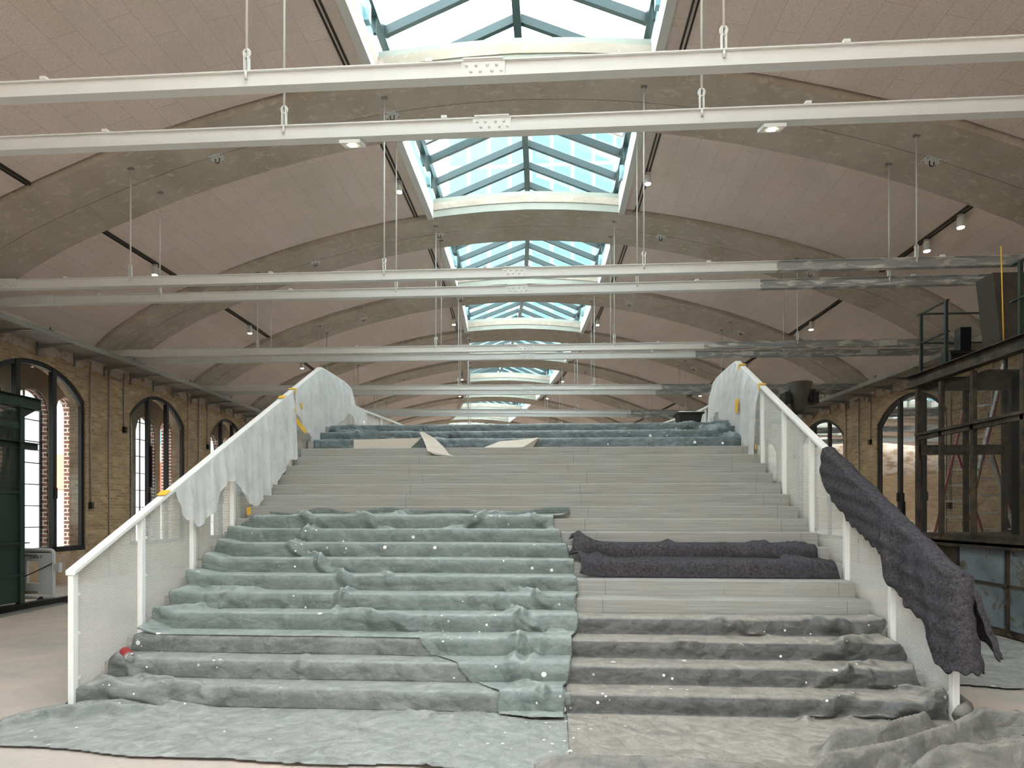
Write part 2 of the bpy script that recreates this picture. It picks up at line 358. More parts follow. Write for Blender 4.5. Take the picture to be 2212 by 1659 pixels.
# the vault: one ceiling, boards running along the hall
cv=MB(True)
for i in range(len(ribs)):
    s0=ribs[i]+RW+.0; s1=(ribs[i]+BAY)-.055
    for sg in(1,-1):
        us=UR if sg>0 else [-u for u in UR][::-1]
        b=len(cv.v)
        slab(cv,us,s0,s1,lambda u:prof(u)+.1,lambda u:prof(u)+.34,4)
ceil=struct(cv.build('ceiling',M['vault']))
rn=0
for s in ribs:
    rb=MB(True); us=ulist(-WU,-8,10)+ulist(-8,8,36)[1:]+ulist(8,WU,10)[1:]
    slab(rb,us,s,s+RW/2-.009,lambda u:prof(u),lambda u:prof(u)+.3)
    slab(rb,us,s+RW/2+.009,s+RW,lambda u:prof(u),lambda u:prof(u)+.3)
    slab(rb,us,s-.07,s+.01,lambda u:prof(u)+.17,lambda u:prof(u)+.33)
    slab(rb,ulist(-10.6,10.6,40),s+.01,s+RW-.01,lambda u:prof(u)+.29,lambda u:prof(u)+.42)
    rn+=1; struct(rb.build('trim_%d'%rn,M['rib']))
# pale concrete upstands closing each roof opening over the ribs
un=rn
for s in ribs:
    e=MB(True); us=ulist(-HU,HU,14)
    slab(e,us,s-.05,s,lambda u:prof(u)+.0,lambda u:prof(u)+.2)
    slab(e,us,s-.035,s+.02,lambda u:prof(u)+.205,lambda u:9.32-.035*abs(u)**1.6)
    slab(e,us,s+RW-.02,s+RW+.04,lambda u:prof(u),lambda u:9.32-.035*abs(u)**1.6)
    un+=1; struct(e.build('trim_%d'%un,M['upstand']))
# roof lights, one per bay: plaster upstand, blue aluminium panel, dark frame, rafters, ridge, panes
ZE,ZR=9.83,10.73
for k,s in enumerate(ribs):
    a=s+RW/2; b=a+BAY
    w=sempty('window_%d'%(k+1),HP(0,a+BAY/2,9),'gabled roof light over the hall, bay %d'%(k))
    m=MB(True)
    for g in(1,-1): m.box(g*HU,g*(HU+.14),s+RW,s+BAY-.03,8.7,9.06)
    m.build('plaster_upstand',M['white'],w)
    m=MB(True)
    for g in(1,-1): m.box(g*(HU+.03),g*(HU+.12),a,b,9.06,9.12)
    for g in(1,-1):
        m.box(g*(HU-.03),g*(HU+.1),a,b,9.66,9.9)
        for j in range(5): m.box(g*(HU+.0),g*(HU+.1),a+BAY*(j+.0)/5-.03,a+BAY*(j)/5+.03,9.4,9.7)
    m.build('curb_frame',M['skyframe'],w)
    m=MB(True)
    for g in(1,-1):
        m.box(g*(HU+.04),g*(HU+.1),a,b,9.12,9.4)
        for j in range(2): m.box(g*(HU-.04),g*(HU+.04),a+1.4+j*1.9,a+1.52+j*1.9,9.2,9.5)
    m.build('metal_panel',M['bluealu'],w)
    m=MB(True)
    for j in range(5):
        ss=a+BAY*(j+.5)/5
        for g in(1,-1):
            p=[(g*(HU+.02),ss-.045,ZE-.13),(g*(HU+.02),ss+.045,ZE-.13),(0,ss+.045,ZR-.13),(0,ss-.045,ZR-.13)]
            m.hexa(p+[(x,y,z+.16) for x,y,z in p] if g<0 else p[::-1]+[(x,y,z+.16) for x,y,z in p[::-1]])
        r_=m
    m.build('rafters',M['skyframe'],w)
    m=MB(True); m.box(-.07,.07,a,b,ZR-.24,ZR+.04); m.build('ridge_beam',M['skyframe'],w)
    m=MB(True)
    for g in(1,-1):
        for q in range(2):
            y0=a+BAY*q/2;y1=a+BAY*(q+1)/2
            m.add([(g*(HU+.1),y0,ZE+.04),(g*(HU+.1),y1,ZE+.04),(0,y1,ZR+.05),(0,y0,ZR+.05)],[(0,1,2,3)])
            m.add([(g*(HU+.07),y0,9.4),(g*(HU+.07),y1,9.4),(g*(HU+.07),y1,9.68),(g*(HU+.07),y0,9.68)],[(0,1,2,3)])
    m.build('glass_panes',M['skyglass'],w)
    m=MB(True)
    ss=a+BAY*.62
    for g in(1,-1): m.tube([(g*(HU),ss,ZE+.14),(0,ss,ZR+.16)],.055,8)
    m.build('drain_pipe',M['galv'],w)
# walls -------------------------------------------------------------
WH=1.5; SILL,SPR,APX=.76,4.39,5.08
Rw=(WH**2+(APX-SPR)**2)/(2*(APX-SPR))
def arch(d,r=Rw,sp=SPR,ap=APX): return sp+sqrt(max(0,r*r-d*d))-(r-(ap-sp))
CB=[R0+RW/2+BAY*(k+.5) for k in range(-2,11)]      # bay centres
OPN=((-1.5,.53),(-.28,.37),(.88,.53),(2.1,.37))
for side,g in(('left',-1),('right',1)):
    m=MB(True); u0,u1=g*WU,g*(WU+.42)
    sl=CB[0]-BAY/2
    for c in CB:
        m.box(u0,u1,sl,c-WH,0,5.9); m.box(u0,u1,c-WH,c+WH,0,SILL)
        n=18
        for i in range(n):
            p=c-WH+2*WH*i/n; q=c-WH+2*WH*(i+1)/n; za,zb=arch(p-c),arch(q-c)
            a,b=min(u0,u1),max(u0,u1)
            m.hexa([(a,p,za),(b,p,za),(b,q,zb),(a,q,zb),(a,p,5.9),(b,p,5.9),(b,q,5.9),(a,q,5.9)])
        sl=c+WH
    m.box(u0,u1,sl,CB[-1]+BAY/2,0,5.9)
    struct(m.build('wall_'+side,M['brick']))
    # outer wall of the side aisle: plaster skin inside, red brick body
    for nm,mat,ua,ub,dw in(('wall_outer_%s_plaster'%side,'plaster',WU+.90,WU+.93,.03),('wall_outer_'+side,'redbrick',WU+.93,WU+1.26,0)):
        m=MB(True); a,b=sorted((g*ua,g*ub))
        sl=CB[0]-BAY/2
        for c in CB[1:]:
            for cc,hw0 in OPN:
                cc=c+cc; hw=hw0+dw
                m.box(a,b,sl,cc-hw,0,5.4); m.box(a,b,cc-hw,cc+hw,0,.8)
                n=10
                for i in range(n):
                    p=cc-hw+2*hw*i/n;q=cc-hw+2*hw*(i+1)/n
                    f=lambda d:4.62+dw-hw*.9+sqrt(max(0,hw*hw-d*d))*.9
                    m.hexa([(a,p,f(p-cc)),(b,p,f(p-cc)),(b,q,f(q-cc)),(a,q,f(q-cc)),(a,p,5.4),(b,p,5.4),(b,q,5.4),(a,q,5.4)])
                sl=cc+hw
        m.box(a,b,sl,CB[-1]+BAY/2,0,5.4)
        struct(m.build(nm,M[mat]))
    m=MB(True); a,b=sorted((g*(WU+.3),g*(WU+1.3))); m.box(a,b,CB[0]-BAY/2,CB[-1]+BAY/2,5.4,5.6); struct(m.build('ceiling_aisle_'+side,M['plaster']))
    # inner arched windows
    for k,c in enumerate(CB[1:9]):
        w=sempty('window_%s_%d'%(side,k+1),HP(g*(WU+.1),c,SILL))
        ua,ub=sorted((g*(WU+.04),g*(WU+.12)))
        m=MB(True); n=20; T=.1
        for i in range(n):
            p=-WH+2*WH*i/n; q=-WH+2*WH*(i+1)/n
            zp,zq=arch(p),arch(q); k1,k2=(WH-T)/WH,1
            a1,a2=p*k1,q*k1
            m.hexa([(ua,c+a1,zp-T),(ub,c+a1,zp-T),(ub,c+a2,zq-T),(ua,c+a2,zq-T),(ua,c+p,zp),(ub,c+p,zp),(ub,c+q,zq),(ua,c+q,zq)])
        m.box(ua,ub,c-WH,c-WH+T,SILL,SPR+.01); m.box(ua,ub,c+WH-T,c+WH,SILL,SPR+.01); m.box(ua-.02,ub+.02,c-WH,c+WH,SILL,SILL+.12)
        m.build('frame',M['black'],w)
        for d in(-.5,.5):
            m=MB(True); m.box(ua-.01,ub+.02,c+d-.055,c+d+.055,SILL,arch(d)-.02)
            mu=m.build('mullion',M['black'],w)
            if k>=2 or side=='right':
                m=MB(True); a,b=sorted((g*(WU-.02),g*(WU+.03)))
                m.box(a,b,c+d+.03,c+d+.08,2.4,3.6) if d<0 else m.box(a,b,c+d-.08,c+d-.03,1.0,2.0)
                m.box(a,b,c+d-.03,c+d+.03,2.0,2.25)
                m.build('pull_handle',M['black'],mu)
        m=MB(True); um=g*(WU+.08)
        for i in range(n):
            p=-WH+2*WH*i/n; q=-WH+2*WH*(i+1)/n
            m.add([(um,c+p,SILL),(um,c+q,SILL),(um,c+q,arch(q)-.03),(um,c+p,arch(p)-.03)],[(0,1,2,3)])
        m.build('pane',M['glass'],w)
        # lattice windows in the outer wall
        for j in(1,3):
            cc=c+(-1.5 if j==1 else .88)
            w2=sempty('window_aisle_%s_%d'%(side,2*k+(j==3)+1),HP(g*(WU+1.1),cc,.8))
            m=MB(True); uf=g*(WU+1.12); hw=.53; nn=8; top=lambda d:4.62-hw*.9+sqrt(max(0,hw*hw-d*d))*.9
            for i in range(nn):
                p=-hw+2*hw*i/nn;q=-hw+2*hw*(i+1)/nn
                m.add([(uf,cc+p,.8),(uf,cc+q,.8),(uf,cc+q,top(q)),(uf,cc+p,top(p))],[(0,1,2,3)])
            m.build('frosted_pane',M['frost'],w2)
            m=MB(True); a,b=sorted((g*(WU+1.07),g*(WU+1.11)))
            for z in [.8+.52*i for i in range(8)]: m.box(a,b,cc-hw,cc+hw,z-.012,z+.012)
            for d in(-.51,-.02,.51): m.box(a,b,cc+d-.012,cc+d+.012,.8,top(abs(d)))
            m.build('steel_lattice',M['black'],w2)
# end walls, floors, outside
m=MB(True); m.box(-WU-2.5,WU+2.5,SEND+BAY+1.0,SEND+BAY+1.3,0,11); struct(m.build('wall_far',M['brick']))
m=MB(); 
m.box(-15,-2.2,-2.95,-2.7,0,9.6); m.box(1.2,14,-2.95,-2.7,0,9.6); m.box(-2.2,1.2,-2.95,-2.7,2.6,9.6); struct(m.build('wall_rear_unseen',M['plaster']))  # unseen wall behind the camera, added with a small opening to limit light
m=MB(); m.box(-60,40,-20,110,-.3,0); struct(m.build('floor',M['floor']))
o=MB(); o.box(-200,200,-80,260,-.5,-.32); struct(o.build('ground',M['ground']))
m=MB(); m.box(-16,52,96,110,0,66); tag(m.build('office_tower',M['tower']),'tall pale blue glass office tower seen through the roof lights','building')
m=MB(); m.box(-40,-34,-10,90,0,14); tag(m.build('street_building',M['facade']),'pale building with a red base outside the left windows','building')
m=MB(); m.box(34,40,-10,90,0,14); tag(m.build('street_building',M['facade']),'pale building with a red base outside the right windows','building')
r=thing('shed','small white shed with a red tiled roof outside the left windows','shed',(-21,26,0))
m=MB(); m.box(-23,-19,24,32,0,2.6); m.build('shed_wall',M['white'],r)
m=MB(); m.hexa([(-23.4,23.6,2.6),(-18.6,23.6,2.6),(-18.6,32.4,2.6),(-23.4,32.4,2.6),(-23.3,27.9,4.4),(-18.7,27.9,4.4),(-18.7,28.1,4.4),(-23.3,28.1,4.4)]); m.build('roof',simple('red_roof_tiles',srgb(186,92,66),.8),r)
# ------------------------------------------------------------------ tie beams and hanger rods
ORD=['first','second','third','fourth','fifth','sixth','seventh','eighth','ninth','tenth','eleventh','twelfth','thirteenth','fourteenth']
ZB=5.79; bi=0
for k in range(7):
    s=R0+BAY*k+RW/2
    for j,ds in enumerate((-.41,.41)):
        if s+ds<5: pass
        sb=s+ds; ul=10.84
        nm=ORD[bi]; bi+=1
        bt=thing('tie_beam','white riveted tie beam, %s from the front%s'%(nm,', grey primed at its right end' if k>0 else ''),'beam',HP(0,sb,ZB-.2),'tie beams spanning the hall in pairs')
        mat=M['white']
        m=MB(True); m.box(-ul,ul if k==0 else 4.3,sb-.006,sb+.006,ZB-.155,ZB); m.box(-ul,ul if k==0 else 4.3,sb-.055,sb+.055,ZB-.17,ZB-.155); m.box(-ul,ul if k==0 else 4.3,sb-.03,sb+.03,ZB-.012,ZB)
        m.build('steel_section',mat,bt)
        if k>0:
            m=MB(True); m.box(4.3,ul,sb-.006,sb+.006,ZB-.155,ZB); m.box(4.3,ul,sb-.055,sb+.055,ZB-.17,ZB-.155); m.box(4.3,ul,sb-.03,sb+.03,ZB-.012,ZB)
            o=m.build('primed_section',M['beamgrey'],bt); o['label']='grey primed end of the beam'
        for cu in([0]+([-9.0,8.6] if k>0 else [])):
            m=MB(True); m.box(cu-.2,cu+.2,sb-.024,sb-.006,ZB-.145,ZB-.012); m.box(cu-.18,cu+.18,sb-.04,sb+.04,ZB,ZB+.014)
            sp=m.build('splice_plate',mat,bt)
            m=MB(True)
            for r_,row in enumerate((ZB-.05,ZB-.105)):
                for q in range(4): m.dome((cu-.15+.085*q+(.04 if r_ else 0)+(.02 if q>1 else 0),sb-.024,row),.017,(0,-1,0))
            m.build('rivets',mat,sp,True)
        for q in range(5):
            cu=-7.9+3.7*q
            if k<3:
                m=MB(True); m.box(cu-.03,cu+.03,sb-.035,sb+.035,ZB,ZB+.03); m.build('clip',mat,bt)
        for un_,uu in(('outer left',-6.72),('inner left',-2.22),('inner right',2.15),('outer right',6.5)):
            if k==0 and abs(uu)>4: continue
            rd=thing('hanger_rod','white %s hanger rod of the %s tie beam'%(un_,nm),'rod',HP(uu,sb,ZB),'hanger rods between arch ribs and tie beams')
            zt=prof(uu)
            m=MB(True); m.tube([(uu,sb,ZB+.2),(uu,sb,zt-.0)],.0125,8); m.build('shaft',M['white'],rd,True)
            m=MB(True); n=14
            m.tube([(uu+.032*cos(2*pi*i/n),sb,ZB+.175+.038*sin(2*pi*i/n)) for i in range(n+1)],.011,6,False); m.build('eye',M['white'],rd,True)
            m=MB(True); m.box(uu-.025,uu-.013,sb-.02,sb+.02,ZB,ZB+.19); m.box(uu+.013,uu+.025,sb-.02,sb+.02,ZB,ZB+.19); m.build('fork',M['white'],rd)
            m=MB(True); m.tube([(uu,sb-.02,ZB-.01),(uu,sb-.02,ZB-.075)],.014,8); m.build('bolt',M['white'],rd,True)
            m=MB(True); m.box(uu-.05,uu+.05,sb-.03,sb+.03,zt-.02,zt+.01); m.build('anchor_plate',M['galv'],rd)
# U-bolt plates under the ribs
for k in range(6):
    s=R0+BAY*k+RW/2
    if k==0: continue
    for nm,uu in(('far left',-5.4),('left',-2.2),('right',3.35),('far right',7.0)):
        z=prof(uu); sl=(prof(uu+.1)-prof(uu-.1))/.2
        h=thing('ceiling_plate','steel plate with U bolt, %s under the %s arch rib'%(nm,ORD[k]),'plate',HP(uu,s+.05,z-.02),'U bolt plates on the arch ribs')
        m=MB(True); m.hexa([(uu-.12,s-.06,z-.02-.12*sl),(uu+.12,s-.06,z-.02+.12*sl),(uu+.12,s+.14,z-.02+.12*sl),(uu-.12,s+.14,z-.02-.12*sl),(uu-.12,s-.06,z+.01-.12*sl),(uu+.12,s-.06,z+.01+.12*sl),(uu+.12,s+.14,z+.01+.12*sl),(uu-.12,s+.14,z+.01-.12*sl)])
        m.build('plate',M['white'],h)
        m=MB(True); m.tube([(uu-.035,s+.04,z-.01),(uu-.035,s+.04,z-.07)]+[(uu-.035*cos(pi*i/6),s+.04,z-.07-.035*sin(pi*i/6)) for i in range(1,6)]+[(uu+.035,s+.04,z-.07),(uu+.035,s+.04,z-.01)],.008,6); m.build('u_bolt',M['black'],h,True)
        for a in(-.1,.1):
            for b in(-.03,.11): m=MB(True); m.dome((uu+a,s+b,z-.02+a*sl),.012,(0,0,-1)); m.build('screw',M['black'],h)
# lighting tracks and spotlights
def track(nm,uu,k,lights):
    a=R0+BAY*k+RW+.02; b=R0+BAY*(k+1)-.06; z=prof(uu)+.1
    tr=thing('lighting_track','dark double track %s of the roof light, %s bay'%(nm,ORD[k+1]),'track',HP(uu,a,z-.03),'lighting tracks on the vault')
    for n_,d in(('rail',-.035),('rail',.035)):
        m=MB(True); m.box(uu+d-.012,uu+d+.012,a,b,z-.035,z+.02); m.build(n_,M['track'],tr)
    for i,s in enumerate(lights):
        sp=thing('spotlight','lit %sspotlight on the track %s of the roof light, %s bay'%(('nearer ','farther ')[i] if len(lights)>1 else '',nm,ORD[k+1]),'lamp',HP(uu,s,z-.3),'track spotlights')
        m=MB(True); m.tube([(uu,s,z-.05),(uu,s,z-.1)],.02,8); m.box(uu-.05,uu+.05,s-.03,s+.03,z-.06,z-.036); m.build('adapter',M['white'],sp)
        m=MB(True); m.lathe((uu,s,z-.27),[(.06,0),(.066,.01),(.066,.18),(.05,.19)],16); m.build('lamp_housing',M['white'],sp,True)
        m=MB(True); m.lathe((uu,s,z-.285),[(.058,0),(.062,.018)],16); m.build('lens',M['lamp'],sp)
        if k>2: continue
        P=HP(uu,s,z-.33); ld=bpy.data.lights.new('spot_bulb','SPOT'); ld.energy=45; ld.color=(1,.78,.55); ld.spot_size=1.9; ld.spot_blend=.6; ld.shadow_soft_size=.06
        lo=bpy.data.objects.new('spot_bulb',ld); COL.objects.link(lo); lo.parent=sp; lo.location=(0,0,-.03); 
for k in range(-1,7):
    ki=[] if k in(-1,0) else [R0+BAY*k+RW+1.45]
    track('just left',-2.62,k,ki); track('just right',2.62,k,ki)
    track('far left',-8.2,k,[] if k<1 else [R0+BAY*k+RW+1.7]); track('far right',8.2,k,[] if k<1 else ([R0+BAY*k+RW+.4,R0+BAY*k+RW+1.45] if k==1 else [R0+BAY*k+RW+1.8]))
for nm,uu in(('left',-1.48),('right',2.85)):
    s=R0+RW/2+.41
    f_=thing('floodlight','small lit white square floodlight under the second tie beam, %s of the stairs'%nm,'lamp',HP(uu,s,ZB-.4),'floodlights under the second tie beam')
    m=MB(True); m.bar((uu-.01,s+.0,ZB-.133),(uu-.01,s+.02,ZB-.2),.04,.03); m.build('bracket',M['white'],f_)
    m=MB(True); m.hexa([(uu-.11,s-.10,ZB-.26),(uu+.11,s-.10,ZB-.26),(uu+.11,s+.10,ZB-.20),(uu-.11,s+.10,ZB-.20),(uu-.11,s-.10,ZB-.225),(uu+.11,s-.10,ZB-.225),(uu+.11,s+.10,ZB-.165),(uu-.11,s+.10,ZB-.165)]); m.build('floodlight_housing',M['white'],f_)
    m=MB(True); m.hexa([(uu-.035,s-.035,ZB-.25),(uu+.035,s-.035,ZB-.25),(uu+.035,s+.035,ZB-.23),(uu-.035,s+.035,ZB-.23),(uu-.035,s-.035,ZB-.242),(uu+.035,s-.035,ZB-.242),(uu+.035,s+.035,ZB-.222),(uu-.035,s+.035,ZB-.222)]); m.build('led_panel',M['led'],f_)
# cable trays on brackets along both walls, conduits on the piers
for side,g in(('left',-1),('right',1)):
    e=g*(WU-.15); i_=g*(WU-.87); zt=5.44
    segs=[(3,14.0)]+[(14.0+6*i,14.0+6*i+6) for i in range(5)]
    ct=thing('cable_tray','grey perforated cable tray running along the %s wall above the windows'%side,'cable tray',HP((e+i_)/2,14,zt))
    m=MB(True); n=60
    for i in range(n):
        p=3+41*i/n;q=3+41*(i+1)/n
        m.add([(e,p,zt+.02),(e,q,zt+.02),(i_,q,zt+.02),(i_,p,zt+.02)],[(0,1,2,3)])
    m.build('tray_floor',M['tray'],ct)
    m=MB(True); a,b=sorted((i_,i_+g*.012)); m.box(a,b,3,44,zt-.01,zt+.1); a,b=sorted((e,e-g*.012)); m.box(a,b,3,44,zt,zt+.08); m.build('side_rail',M['galv'],ct)
    m=MB(True)
    for q in(.2,.3,.42): m.tube([HPs for HPs in [(e-g*q,3+41*i/40,zt+.05+.01*sin(i*1.7+q*9)) for i in range(41)]],.016,6)
    m.build('cables',M['conduit'],ct)
    for q in range(14):
        m=MB(True); s=4.2+2.8*q; m.box(i_-.02,i_+.02,s,s+.09,zt+.1,zt+.17); m.build('clamp',M['galv'],ct)
    for q in range(34):
        s=4.3+1.12*q
        m=MB(True); a,b=sorted((g*(WU-.04),g*WU)); m.box(a,b,s-.025,s+.025,zt-.26,zt+.06)
        a,b=sorted((i_,g*(WU-.02)))
        bl,bh=(zt-.02,zt),(zt-.1,zt)
        m.hexa([(a,s-.02,(zt-.03 if g<0 else zt-.03)),(b,s-.02,zt-.03),(b,s+.02,zt-.03),(a,s+.02,zt-.03),(a,s-.02,zt),(b,s-.02,zt),(b,s+.02,zt),(a,s+.02,zt)])
        ww=g*(WU-.03); xx=g*(WU-.6); a,b=sorted((ww,xx)); zl=[zt-.03,zt-.03]
        za=zt-.11 if a==ww else zt-.035; zb=zt-.11 if b==ww else zt-.035
        m.hexa([(a,s-.004,za),(b,s-.004,zb),(b,s+.004,zb),(a,s+.004,za),(a,s-.004,zt-.02),(b,s-.004,zt-.02),(b,s+.004,zt-.02),(a,s+.004,zt-.02)])
        m.build('bracket',M['galv'],ct)
    for k in range(1,7):
        s=R0+BAY*k+RW/2
        for nm,ds,z0,box_ in((('near',-.75,1.9,1) if k==2 else ('near',-.75,.02,0)),('middle',-.02,.02,0),('far',.62,3.95,2)):
            if g>0: ds=-ds
            cd=thing('conduit','grey conduit, %s one on the %s wall, %s pier'%(nm,side,ORD[k-1]),'pipe',HP(g*(WU-.025),s+ds,z0),'conduits on the wall piers')
            m=MB(True); m.tube([(g*(WU-.025),s+ds,z0),(g*(WU-.025),s+ds,5.43)],.02,8); m.build('pipe',M['conduit'],cd,True)
            if box_:
                m=MB(True); a,b=sorted((g*(WU-.08),g*WU)); m.box(a,b,s+ds-.05,s+ds+.05,z0-.13,z0+.03); m.build('junction_box',M['black'],cd)
# ------------------------------------------------------------------ staircase
XL,XR=-4.089,3.135; T_,R_=.2994,.16
Yn=lambda k:9.9685+T_*k
Zk=lambda k:R_*(k+17)
stc=thing('staircase','broad cast concrete staircase of twenty steps climbing to the upper floor','stairs',((XL+XR)/2,Yn(-16),0))
for k in range(-16,4):
    m=MB(); z0=max(0,Zk(k)-.55); m.box(XL,XR,Yn(k),Yn(k+1)+.04,z0,Zk(k))
    s_=bevel(m.build('step',M['concrete'],stc),.006,1)
# upper floor slab with curved edges
LP=[(-4.12,10.9),(-4.12,11.6),(-4.13,12.2),(-4.2,12.8),(-4.42,13.5),(-4.66,14.1),(-4.78,14.7),(-4.74,15.6),(-4.6,16.6),(-4.45,17.8),(-4.3,19.2),(-4.2,20.5)]
RP=[(3.17,10.9),(3.18,11.6),(3.2,12.2),(3.27,12.8),(3.46,13.5),(3.66,14.1),(3.8,14.8),(3.8,15.6),(3.7,16.4),(3.45,17.4),(3.2,18.4),(3.0,19.5)]
def interp(P,n):
    P=np.array(P,float); d=np.r_[0,np.cumsum(np.linalg.norm(np.diff(P,axis=0),axis=1))]; t=np.linspace(0,d[-1],n)
    return np.stack([np.interp(t,d,P[:,i]) for i in range(P.shape[1])],1),t
m=MB(); a,_=interp(LP,24); b,_=interp(RP,24)
for i in range(23):
    y0,y1=a[i][1],a[i+1][1]
    xr0=np.interp(y0,b[:,1],b[:,0]); xr1=np.interp(y1,b[:,1],b[:,0])
    m.hexa([(a[i][0]+.05,y0,2.86),(xr0-.05,y0,2.86),(xr1-.05,y1,2.86),(a[i+1][0]+.05,y1,2.86),(a[i][0]+.05,y0,3.2),(xr0-.05,y0,3.2),(xr1-.05,y1,3.2),(a[i+1][0]+.05,y1,3.2)])
for px_ in(-3.3,2.4):
    for py_ in(13,17,20): m.box(px_-.15,px_+.15,py_-.15,py_+.15,0,2.87)
tag(m.build('upper_floor',M['concrete']),'raised concrete floor slab at the head of the stairs','floor slab')
# railings
def rail_thing(nm,g,PL,X0,y_end,film0):
    r=thing('stair_railing','white %s railing with perforated sheet infill, %s'%(('left','bare handrail below the plastic film') if g<0 else ('right','its lower end under a dark felt blanket')),'railing',(X0,5.1,0))
    zr=lambda y:min(.16+(y-5.178)*(R_/T_)+1.05,4.27)
    W=.086; m=MB()
    xs=X0
    ycr=5.178+(4.27-1.05-.16)*T_/R_
    P=[(xs,y_end,zr(y_end)),(xs,ycr,4.27)]+[(x,y,4.27) for x,y in interp(PL,40)[0][1:]]
    for i in range(len(P)-1):
        A,B=P[i],P[i+1]; d=np.array([B[0]-A[0],B[1]-A[1]]); d/=np.linalg.norm(d)
        if i+2<len(P): d2=np.array([P[i+2][0]-B[0],P[i+2][1]-B[1]]); d2/=np.linalg.norm(d2)
        else: d2=d
        n1=np.array([-d[1],d[0]]); n2=np.array([-d2[1],d2[0]]); 
        if i>0: n1=nprev
        n2m=(np.array([-d[1],d[0]])+n2); n2m/=np.linalg.norm(n2m)
        q=[]
        for zz in(-.045,0):
            for (p,n) in((A,n1),(B,n2m)):
                q.append([(p[0]+n[0]*W/2,p[1]+n[1]*W/2,p[2]+zz),(p[0]-n[0]*W/2,p[1]-n[1]*W/2,p[2]+zz)])
        m.hexa([q[0][0],q[0][1],q[1][1],q[1][0],q[2][0],q[2][1],q[3][1],q[3][0]])
        nprev=n2m
    hr=bevel(m.build('handrail',M['railwhite'],r),.006,2)
    nl=lambda y:.16+(y-5.178)*(R_/T_)
    ys=[y_end+.035+.905*i for i in range(7)]
    for i,y in enumerate(ys):
        m=MB(); zb=0 if i==0 else max(0,nl(y)-.42)
        m.box(xs-.026,xs+.026,y-.03,y+.03,zb,zr(y-.03)-.04)
        bevel(m.build('post',M['railwhite'],r),.004,1)
    bounds=ys+[11.35]
    for i in range(7):
        y0,y1=bounds[i]+.045,bounds[i+1]-.045; xo=xs+g*.012
        n=8; m=MB()
        f=lambda y:(max(.015,nl(y)-.3),zr(y)-.085)
        pts=[(xo,y0+(y1-y0)*j/n) for j in range(n+1)]
        for j in range(n):
            (a0,b0),(a1,b1)=f(pts[j][1]),f(pts[j+1][1])
            m.add([(xo,pts[j][1],a0),(xo,pts[j+1][1],a1),(xo,pts[j+1][1],b1),(xo,pts[j][1],b0)],[(0,1,2,3)])
        pn=m.build('perforated_panel',M['perf'],r)
        m=MB()
        for q in(.2,.55,.85):
            for yy in(y0-.012,):
                z=f(yy)[0]+(f(yy)[1]-f(yy)[0])*q; m.box(xs-.02,xs+.02,yy-.015,yy+.03,z-.012,z+.012)
        m.build('panel_clip',M['railwhite'],pn)
    Q,tt=interp(PL,60)
    L=tt[-1]; npst=int(L/.905)
    Qs,_=interp(PL,npst+1)
    for i in range(1,npst+1):
        m=MB(); x,y=Qs[i]; m.box(x-.026,x+.026,y-.026,y+.026,3.2,4.23); m.build('post',M['railwhite'],r)
    per=60//npst
    for i in range(npst):
        seg=Q[(Q[:,1]>=Qs[i][1]-.01)&(Q[:,1]<=Qs[i+1][1]+.01)]
        if len(seg)<2: continue
        m=MB(); acc=0; m.uvs=[]
        for j in range(len(seg)-1):
            d=float(np.linalg.norm(seg[j+1]-seg[j]))
            m.add([(seg[j][0]+g*.03,seg[j][1],3.22),(seg[j+1][0]+g*.03,seg[j+1][1],3.22),(seg[j+1][0]+g*.03,seg[j+1][1],4.19),(seg[j][0]+g*.03,seg[j][1],4.19)],[(0,1,2,3)])
            m.uvs+=[(acc,3.22),(acc+d,3.22),(acc+d,4.19),(acc,4.19)]; acc+=d
        m.build('perforated_panel',M['perf'],r)
    return zr
zrl=rail_thing('L',-1,LP,-4.13,5.12,0)
zrr=rail_thing('R',1,RP,3.18,5.12,0)
# ------------------------------------------------------------------ cloth tools
def hsh(i,j,s): 
    v=np.sin(i*127.1+j*311.7+s*74.7)*43758.5453; return v-np.floor(v)
def tri(x,y,s):
    i=np.floor(x);j=np.floor(y);fx=x-i;fy=y-j
    a,b,c,d=hsh(i,j,s),hsh(i+1,j,s),hsh(i,j+1,s),hsh(i+1,j+1,s)
    return np.where(fx+fy<1,a+(b-a)*fx+(c-a)*fy,d+(c-d)*(1-fx)+(b-d)*(1-fy))
def sm(x,y,s):
    i=np.floor(x);j=np.floor(y);fx=x-i;fy=y-j;fx=fx*fx*(3-2*fx);fy=fy*fy*(3-2*fy)
    a,b,c,d=hsh(i,j,s),hsh(i+1,j,s),hsh(i,j+1,s),hsh(i+1,j+1,s)
    return (a+(b-a)*fx)+((c+(d-c)*fx)-(a+(b-a)*fx))*fy
def crumple(x,y,size,seed,ang):
    c,s=cos(ang),sin(ang); u=(c*x+s*y)/size; v=(-s*x+c*y)/size
    u=u+.5*sm(u*.8,v*.8,seed+5); v=v+.5*sm(u*.8+9,v*.8,seed+6)
    return tri(u,v,seed)
def multi(x,y,seed,a=1):
    return .5*crumple(x,y,.5,seed,.4)+.3*crumple(x,y,.24,seed+1,1.3)+.2*crumple(x,y,.12,seed+2,2.1)
def ridge(x,y,segs):
    o=np.zeros_like(x)
    for (x0,y0,x1,y1,h,w) in segs:
        dx,dy=x1-x0,y1-y0; L2=dx*dx+dy*dy
        t=np.clip(((x-x0)*dx+(y-y0)*dy)/L2,0,1)
        wob=.03*np.sin(t*17+x0*5)
        d=np.hypot(x-(x0+t*dx),y-(y0+t*dy)+wob)
        o=np.maximum(o,h*np.clip(1-d/(2.1*w),0,1)**1.25*(1-.6*np.abs(2*t-1)**3))
    return o
